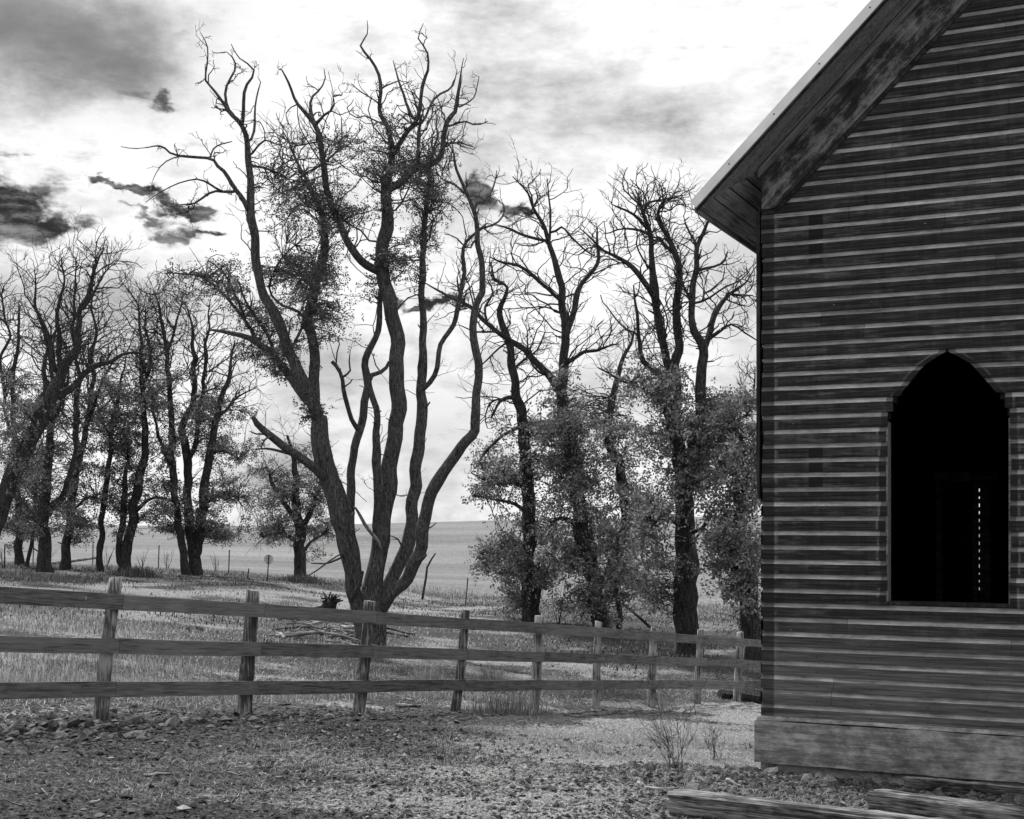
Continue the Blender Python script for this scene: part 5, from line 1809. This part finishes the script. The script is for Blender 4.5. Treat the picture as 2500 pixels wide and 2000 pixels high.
def stone_meshes():
    out = []
    rg = np.random.default_rng(123)
    ph = (1 + 5 ** .5) / 2
    ico = unit(np.array([(-1, ph, 0), (1, ph, 0), (-1, -ph, 0), (1, -ph, 0), (0, -1, ph), (0, 1, ph), (0, -1, -ph), (0, 1, -ph), (ph, 0, -1), (ph, 0, 1), (-ph, 0, -1), (-ph, 0, 1)], float))
    ft = [(0, 11, 5), (0, 5, 1), (0, 1, 7), (0, 7, 10), (0, 10, 11), (1, 5, 9), (5, 11, 4), (11, 10, 2), (10, 7, 6), (7, 1, 8), (3, 9, 4), (3, 4, 2), (3, 2, 6), (3, 6, 8), (3, 8, 9), (4, 9, 5), (2, 4, 11), (6, 2, 10), (8, 6, 7), (9, 8, 1)]
    for i in range(9):
        v = ico * rg.uniform(.72, 1.2, (12, 1))
        v = np.clip(v, -.82, .82) * np.array([1.0, rg.uniform(.55, .9), rg.uniform(.26, .5) if i < 6 else rg.uniform(.5, .8)])
        mb = MB()
        mb.add(v, None, ft)
        out.append(mb.mesh('stone', M['stone']))
    return out


def make_stones():
    rg = np.random.default_rng(321)
    ms = stone_meshes()

    def put(x, y, r, label, group, tilt=.35, name='stone'):
        o = link(name, ms[int(rg.integers(0, len(ms)))])
        o.location = (x, y, gz(x, y) + r * .12)
        o.rotation_euler = (rg.normal(0, tilt), rg.normal(0, tilt), rg.uniform(0, 6.28))
        o.scale = (r, r * rg.uniform(.7, 1.1), r * rg.uniform(.8, 1.2))
        tag(o, label, 'stone', group)
    lab = 'angular dark stone in the rubble heaped along the fence foot'
    for i in range(125):
        al = rg.uniform(-2.4, 1.5)
        s = rg.normal(.05, .42) - (.35 if al < -.3 else 0)
        x, y = fence_xy(al, s)
        put(x, y, float(np.clip(rg.gamma(3, .020), .026, .12)), lab, 'stones along the fence foot')
    for i in range(34):
        al = rg.uniform(1.4, 5.2)
        x, y = fence_xy(al, rg.normal(-.05, .3))
        put(x, y, float(np.clip(rg.gamma(3, .014), .02, .085)), lab, 'stones along the fence foot')
    lab2 = 'broken stone in the rubble strewn under the church base board'
    for i in range(120):
        t_, d = rg.uniform(-.25, 2.6), rg.gamma(2.0, .24) + .06
        x, y = church_xy(t_, min(d, 1.15))
        put(x, y, float(np.clip(rg.gamma(3, .015), .02, .09)), lab2, 'stones under the church wall', .5)
    lab3 = 'chunky dark stone heaped at the end of the squared timbers'
    for (px, py, r) in ((1460, 1655, .085), (1405, 1660, .07), (1478, 1690, .05), (1430, 1672, .055), (1418, 1700, .06), (1500, 1668, .05), (1390, 1690, .045), (1450, 1682, .05), (1520, 1655, .05), (1395, 1650, .05)):
        p = on_ground(px, py + 8)
        put(p[0], p[1], r, lab3, 'stones at the timber ends', .45)
    for i in range(26):
        x, y = rg.uniform(-3.2, 1.2), rg.uniform(7.6, 11.5)
        put(x, y, rg.uniform(.014, .032), 'small flat stone lying loose on the bare yard', 'loose stones on the yard', .15)


def stick_obj(name, pts, r, mat, label, group=None, cat='stick', sides=7, sink=.3):
    """a crooked stick lying on the ground through the given ground points"""
    P = np.array(pts, float)
    n = 10
    S = spline(P, n)
    S[:, 2] = np.maximum(S[:, 2], ground_z(S[:, 0], S[:, 1]) + r * (1 - sink))
    base = S[0].copy()
    L = np.linalg.norm(S[-1] - S[0])
    ang = math.atan2(S[-1, 1] - S[0, 1], S[-1, 0] - S[0, 0])
    Q = S - base
    c, s = math.cos(-ang), math.sin(-ang)
    Q = np.stack([Q[:, 0] * c - Q[:, 1] * s, Q[:, 0] * s + Q[:, 1] * c, Q[:, 2]], 1)
    mb = MB()
    mb.tube(Q, r * np.linspace(1, .55, n), sides, True, .06, .05, seed=int(abs(base[0] * 977 + base[1] * 131)) % 9999)
    o = mb.build(name, mat, smooth=True)
    o.location = tuple(base)
    o.rotation_euler = (0, 0, ang)
    return tag(o, label, cat, group)


def make_sticks():
    rg = np.random.default_rng(55)
    lab = 'bleached dead branch lying in the twig litter beside the many-stemmed tree'
    for i in range(30):
        vx, vy = rg.uniform(560, 745), rg.uniform(1302, 1352)
        p = on_ground(vx, vy, 12)
        a = rg.normal(.2, .7)
        L = rg.uniform(.5, 2.4)
        q = p + np.array([math.cos(a), math.sin(a), 0]) * L
        m = (p + q) / 2 + np.array([0, rg.normal(0, .12), rg.uniform(0, .12)])
        for v in (q, m):
            v[2] = max(v[2], gz(v[0], v[1])) if v is m else gz(v[0], v[1])
        stick_obj('fallen_branch', [p, m, q], rg.uniform(.018, .045), M['stick'] if rg.random() < .6 else M['stickd'], lab, 'fallen branches by the big tree', 'branch')
    G = lambda a, b: on_ground(a, b, 6)
    stick_obj('fallen_branch', [G(776, 1459), G(820, 1466), G(870, 1476)], .022, M['stick'], 'long pale stick on the ground past the third visible post', cat='branch')
    stick_obj('fallen_branch', [G(836, 1489), G(860, 1490), G(886, 1489)], .028, M['stick'], 'short thick pale stick on the ground between two fence posts', cat='branch')
    stick_obj('fallen_branch', [G(1100, 1696), G(1112, 1702), G(1122, 1713)], .008, M['stick'], 'thin curved white twig lying on the bare yard', cat='branch')
    stick_obj('fallen_branch', [G(1102, 1713), G(1120, 1714), G(1136, 1713)], .006, M['stick'], 'tiny straight white twig beside the curved one', cat='branch')
    stick_obj('fallen_branch', [G(456, 1687), G(480, 1692), G(503, 1678), G(496, 1668)], .006, M['stick'], 'little hooked pale root lying on the left of the yard', cat='branch')
    stick_obj('fallen_branch', [G(1344, 1652), G(1375, 1664), G(1420, 1667)], .016, M['stick'], 'bent bleached branch end resting before the longer timber', cat='branch')
    stick_obj('fallen_branch', [G(1468, 1637), G(1480, 1648), G(1494, 1656)], .02, M['stick'], 'stubby white stick among the stones by the longer timber', cat='branch')
    stick_obj('fallen_branch', [G(1530, 1648), G(1560, 1660)], .016, M['stick'], 'straight pale lath among the rubble near the church corner', cat='branch')
    stick_obj('fallen_branch', [G(1345, 1444 + 4), G(1390, 1436), G(1440, 1450)], .02, M['stick'], 'thin grey branch on the ground under the fence near the church', cat='branch')
    lab = 'pale weathered splinter of wood lying flat on the yard'
    for vx, vy, w in ((312, 1636, 9), (335, 1634, 22), (200, 1692, 10), (590, 1640, 9), (830, 1620, 12), (700, 1700, 9), (1010, 1640, 8), (660, 1570, 12)):
        stick_obj('wood_splinter', [G(vx - w, vy + 1), G(vx + w, vy - 1)], .010, M['stick'], lab, 'wood splinters on the yard', 'splinter')
    lab = 'short thin twig scattered on the bare yard'
    for i in range(46):
        vx, vy = rg.uniform(20, 1380), rg.uniform(1550, 1715)
        p = G(vx, vy)
        a, L = rg.uniform(0, 3.14), rg.uniform(.08, .25)
        q = p + np.array([math.cos(a), math.sin(a), 0]) * L
        m = (p + q) / 2 + np.array([rg.normal(0, .02), rg.normal(0, .02), 0])
        q[2], m[2] = gz(q[0], q[1]), gz(m[0], m[1])
        stick_obj('twig', [p, m, q], rg.uniform(.003, .006), M['stick'] if rg.random() < .7 else M['stickd'], lab, 'twigs on the yard', 'twig', 5, .1)


def timber(name, p0, p1, w, h, mat, label, cat='timber', seed=1, roll=0.0):
    """squared weathered beam lying on the ground, ends worn"""
    p0, p1 = np.array(p0, float), np.array(p1, float)
    L = np.linalg.norm(p1 - p0)
    rg = np.random.default_rng(seed)
    n, m = 40, 20
    prof = []
    for k in range(m):
        a = 2 * np.pi * k / m
        cx_, sx_ = math.cos(a), math.sin(a)
        f = 1 / max(abs(cx_), abs(sx_))
        f = min(f, 1.39)
        prof.append((cx_ * f * w / 2, sx_ * f * h / 2))
    prof = np.array(prof)
    g = []
    for i in range(n):
        u = i / (n - 1)
        wear = 1 - .10 * math.exp(-u * L / .04) - .10 * math.exp(-(1 - u) * L / .04)
        split = rg.normal(0, .0022, m)
        g.append(np.stack([np.full(m, u * L) + (rg.normal(0, .012, m) if i in (0, n - 1) else 0), prof[:, 0] * wear + split, prof[:, 1] * wear + rg.normal(0, .0022, m)], 1))
    v = np.concatenate(g + [np.array([[0.01, 0, 0], [L - .01, 0, 0]])])
    q = [(i * m + k, (i + 1) * m + k, (i + 1) * m + (k + 1) % m, i * m + (k + 1) % m) for i in range(n - 1) for k in range(m)]
    t_ = [(n * m, k, (k + 1) % m) for k in range(m)] + [(n * m + 1, (n - 1) * m + (k + 1) % m, (n - 1) * m + k) for k in range(m)]
    mb = MB()
    mb.add(v, q, t_)
    o = mb.build(name, mat)
    d = p1 - p0
    o.location = tuple(p0)
    o.rotation_euler = (roll, -math.asin(d[2] / L), math.atan2(d[1], d[0]))
    return tag(o, label, cat)


def make_timbers():
    def g(x, y, h):
        return (x, y, gz(x, y) + h)
    timber('squared_timber', g(.99, 8.38, .075), g(3.3, 6.80, .075), .13, .155, M['beam'], 'longer squared timber with split pale top lying among stones on the yard', seed=3)
    timber('squared_timber', g(2.20, 8.28, .075), g(4.3, 7.05, .075), .14, .15, M['beam'], 'second squared timber with cracked worn end nearer the church wall', seed=4)
    timber('plank', g(2.83, 9.72, .035), g(4.7, 8.86, .03), .03, .11, M['beam'], 'grey plank lying on edge against the foot of the church wall', 'plank', 5, .5)


def make_weeds():
    rg = np.random.default_rng(8)

    def twiggy(name, p, n, h, spread, r, label, cat='shrub', group=None, mat='twig', sub=3, up=.05):
        base = np.array(p)
        S = np.zeros((n, 3)) + rg.normal(0, .03, (n, 3)) * np.array([1, 1, 0])
        a = rg.uniform(0, 6.28, n)
        el = rg.uniform(.2, 1, n) ** .6
        d = np.stack([np.cos(a) * spread * (1.1 - el), np.sin(a) * spread * (1.1 - el), .3 + el], 1)
        T = Tree.__new__(Tree)
        T.rg = rg
        P, Rd = T.shoots(S, d, h * rg.uniform(.5, 1.05, n), np.full(n, r) * rg.uniform(.6, 1.2, n), 8, .16, up)
        P[:, 0, 2] -= .05
        mb = MB()
        mb.tubes(P, Rd, 4)
        for lev in range(2):
            m = int(len(P) * sub * (1 if lev == 0 else .7))
            ia = rg.integers(0, len(P), m)
            kk = rg.integers(2, P.shape[1] - 1, m)
            d2 = unit(unit(P[ia, kk] - P[ia, kk - 1]) + .8 * rg.normal(0, .6, (m, 3)))
            P2, R2 = T.shoots(P[ia, kk], d2, h * rg.uniform(.12, .34, m) * (1 - .4 * lev), np.maximum(Rd[ia, kk] * .65, .0018), 6, .2, up, .5)
            mb.tubes(P2, R2, 3)
            P, Rd = P2, R2
        root = thing(name, label, cat, tuple(base), group)
        mb.build('stems', M[mat], root)
        return root
    p = on_ground(1424, 1620)
    twiggy('dry_shrub', p, 18, .72, 1.35, .0028, 'leafless wiry shrub standing in the yard by the church corner', sub=3.2)
    p = on_ground(1505, 1600)
    twiggy('dry_shrub', p, 9, .35, 1.2, .003, 'low wiry dead weed right against the church corner')
    # tumbleweed-like clumps at the fence
    def clump(vx, vy, n, rad, h, label, mat='weed', lo=6, name='weed_clump', w=(.003, .007), lean=.7):
        p = on_ground(vx, vy, lo)
        x = p[0] + rg.normal(0, rad * .28, n)
        y = p[1] + rg.normal(0, rad * .28, n)
        rr = np.hypot(x - p[0], y - p[1]) / (rad * .62)
        mb = blades(x, y, h * rg.uniform(.4, 1.05, n) * np.clip(1.05 - .6 * rr ** 2, .12, 1), rg.uniform(*w, n), lean, rg=rg)
        root = thing(name, label, 'weed', tuple(p))
        mb.v = [v - np.array(p, np.float32) for v in mb.v]
        tag(mb.build('stems', M[mat], root), kind='stuff')
    clump(1068, 1502, 1000, 1.15, .34, 'bushy dark weed clump at the fence foot between the fourth and fifth visible posts')
    clump(1032, 1440, 700, .6, .42, 'tufted grass clump just behind the fence beside the fourth visible post', 'grass')
    clump(905, 1440, 800, .7, .40, 'dense grass tuft behind the fence right of the big tree', 'grass')
    clump(1175, 1462, 700, .7, .40, 'pale dry tuft behind the fence below the slim leaning tree', 'dry')
    clump(1395, 1490, 110, .3, .45, 'thin dry stalks standing before the post nearest the wiry shrub', 'dry', lean=.35)
    clump(12, 1218, 1200, 2.4, .35, 'low dark brush on the ground at the left windbreak', 'weed', 20, 'brush_patch', (.02, .04))
    clump(140, 1224, 1500, 3.4, .3, 'dark ground-hugging brush before the twin-stem windbreak trees', 'weed', 20, 'brush_patch', (.02, .04))
    clump(285, 1212, 500, 1.6, .5, 'scruffy tuft under the two-stemmed windbreak tree', 'weed', 20, 'brush_patch', (.02, .04))
    clump(640, 1226, 600, 1.8, .45, 'scrubby tuft round the foot of the small round-headed tree', 'weed', 20, 'brush_patch', (.02, .04))
    lab = 'bare little thorn bush growing along the wire fence'
    for vx, vy, h in ((95, 1196, 1.6), (225, 1200, 1.1), (352, 1199, 1.2), (455, 1206, 1.0), (8, 1198, 1.3), (300, 1198, .9)):
        twiggy('thorn_bush', on_ground(vx, vy, 30), 6, h, .8, .014, lab, 'bush', 'bushes along the wire fence', 'root', 2.2)
    twiggy('thorn_bush', on_ground(1175, 1318, 25), 8, 1.7, .6, .014, 'bare suckers springing beside the trunk of the slim leaning tree', 'bush', None, 'root', 2.0)


def make_wire_fence():
    lab = 'thin dark steel post of the wire fence along the field'
    rg = np.random.default_rng(4)

    def tpost(vx0, vy0, vx1, vy1, lab, group):
        """foot pixel, head pixel"""
        p = on_ground(vx1, vy1, 30)
        D = p[1]
        h = (vy1 - vy0) / F * D
        lean = (vx0 - vx1) / F * D
        root = thing('steel_post', lab, 'post', tuple(p), group)
        mb = MB()
        w = .045
        for bx in ((-w / 2, w / 2, -.006, .006), (-.006, .006, .0065, w)):
            mb.box(bx[0], bx[1], bx[2], bx[3], -.3, h)
        for v in mb.v:
            v[:, 0] += lean * np.clip(v[:, 2], 0, None) / h
        mb.build('shaft', M['steel'], root)
        mb = MB()
        for k in range(int(h / .09)):
            z = .08 + k * .09
            mb.box(-.009, .009, -.014, -.0065, z, z + .03)
        for v in mb.v:
            v[:, 0] += lean * np.clip(v[:, 2], 0, None) / h
        tag(mb.build('studs', M['steel'], root), kind='stuff')
        return root, p, h
    g = 'steel posts of the wire fence'
    for a in ((10, 1147, 9, 1194), (196, 1140, 195, 1194), (335, 1148, 333, 1198), (483, 1158, 481, 1211), (821, 1195, 816, 1236)):
        tpost(*a, lab, g)
    tpost(524, 1197, 519, 1219, 'short stub of a steel post leaning beside the octagonal sign', None)
    tpost(985, 1217, 979, 1276, 'steel post standing alone in the gap right of the big tree', None)
    root, p, h = tpost(71, 1133, 69, 1190, 'braced corner post of the wire fence behind the windbreak', None)
    mb = MB()
    mb.tube([(0.03, 0, h * .62), (.35, .1, h * .42), (.62, .2, .0)], [.03, .03, .03], 6)
    mb.build('brace', M['steel'], root)
    # octagonal sign on its own post, seen from the back
    root, p, h = tpost(566, 1169, 562, 1223, 'pale octagonal sign seen from behind on a thin steel post', None)
    root['category'] = 'sign'
    root.name = 'octagonal_sign'
    mb = MB()
    R0 = .20
    q = [(R0 * math.cos(math.pi / 8 + k * math.pi / 4), R0 * math.sin(math.pi / 8 + k * math.pi / 4)) for k in range(8)]
    v = [(a, .048, h - .17 + b) for a, b in q] + [(a, .054, h - .17 + b) for a, b in q]
    mb.add(v, [(k, (k + 1) % 8, 8 + (k + 1) % 8, 8 + k) for k in range(8)], [(0, k, k + 1) for k in range(1, 7)] + [(8, 8 + k + 1, 8 + k) for k in range(1, 7)])
    o = mb.build('sign_plate', M['sign'], root)
    o.location = (.06, 0, 0)
    # crooked wooden stake and poles
    p = on_ground(888, 1262, 25)
    D = p[1]
    P = np.array([PX(a, b, D) for a, b in ((888, 1268), (893, 1238), (897, 1215), (899, 1195), (908, 1178), (917, 1165))])
    mb = MB()
    mb.tube(P - p, [.05, .045, .045, .04, .035, .025], 8, True, .08, .05, 3)
    tag(mb.build('wooden_stake', M['bark2'], loc=tuple(p), smooth=True), 'crooked upright stick planted in the grass right of the big tree', 'stake')
    a, b = on_ground(109, 1190, 30), on_ground(203, 1192, 30)
    P = np.array([a + [0, 0, .05], (a + b) / 2 + [0, 0, .22], b + [0, 0, .38]])
    mb = MB()
    mb.tube(P - a, [.075, .07, .06], 8, True, .04, .04, 5)
    tag(mb.build('leaning_pole', M['stick'], loc=tuple(a), smooth=True), 'pale pole lying propped against a steel post under the windbreak', 'pole')
    a = on_ground(1371, 1322, 25)
    D = a[1]
    P = np.array([PX(1374, 1326, D), PX(1345, 1299, D + .4), PX(1318, 1277, D + .8)])
    mb = MB()
    mb.tube(P - a, [.045, .04, .035], 8, True, .03, .03, 6)
    tag(mb.build('brace_pole', M['root'], loc=tuple(a), smooth=True), 'dark slanting brace pole behind the fence under the broad leafy tree', 'pole')
    # uprooted black stump
    p = on_ground(694, 1284, 20)
    root = thing('root_stump', 'charred-looking uprooted stump left of the big tree base', 'stump', tuple(p))
    mb = MB()
    mb.tube([(-.1, 0, -.1), (0, 0, .1), (.12, 0, .28)], [.22, .24, .16], 10, True, .15, .12, 9)
    mb.build('stump_body', M['root'], root, smooth=True)
    for k in range(16):
        a = rg.uniform(0, 6.28)
        e = rg.uniform(-.2, 1.2)
        d = np.array([math.cos(a) * math.cos(e), math.sin(a) * math.cos(e), math.sin(e)])
        L = rg.uniform(.2, .45)
        m0 = np.array([.03, 0, .18])
        mb = MB()
        mb.tube([m0, m0 + d * L * .6 + rg.normal(0, .04, 3), m0 + d * L + rg.normal(0, .08, 3)], [.06, .04, .018], 6, True, .1, .1, k)
        mb.build('root', M['root'], root, smooth=True)
    mb = MB()
    mb.tube([(0, 0, .1), (-.35, 0, .05), (-.75, .1, .0)], [.08, .06, .03], 7, True, .1, .1, 3)
    mb.build('root', M['root'], root, smooth=True)
    # logs by the far fence posts
    for (x0, y0, x1, y1, r, lab) in ((1566, 1476, 1612, 1484, .15, 'dark cut log on the ground behind the church corner'),
                                     (1515, 1470, 1550, 1474, .10, 'charred short log under the fence rails next to the last visible post')):
        a, b = on_ground(x0, y0, 14), on_ground(x1, y1, 14)
        mb = MB()
        b[2] = gz(b[0], b[1])
        mb.tube(np.array([a, (a + b) / 2, b]) - a + np.array([0, 0, r * .6]), [r, r * 1.03, r * .95], 12, True, .04, .04, 8)
        tag(mb.build('log', M['bark2'], loc=tuple(a), smooth=False), lab, 'log')


def soil_mat():
    m, t, b = new_mat('soil_clod', 0.95, 0.1)
    geo = t.n('ShaderNodeNewGeometry')
    setcol(t, b, t.ramp(geo.outputs['Random Per Island'], [(0.0, .018), (.7, .065), (.93, .13), (1.0, .36)]))
    return m


M['soil'] = soil_mat()
make_grass()
make_clods()
make_stones()
make_sticks()
make_timbers()
make_weeds()
make_wire_fence()
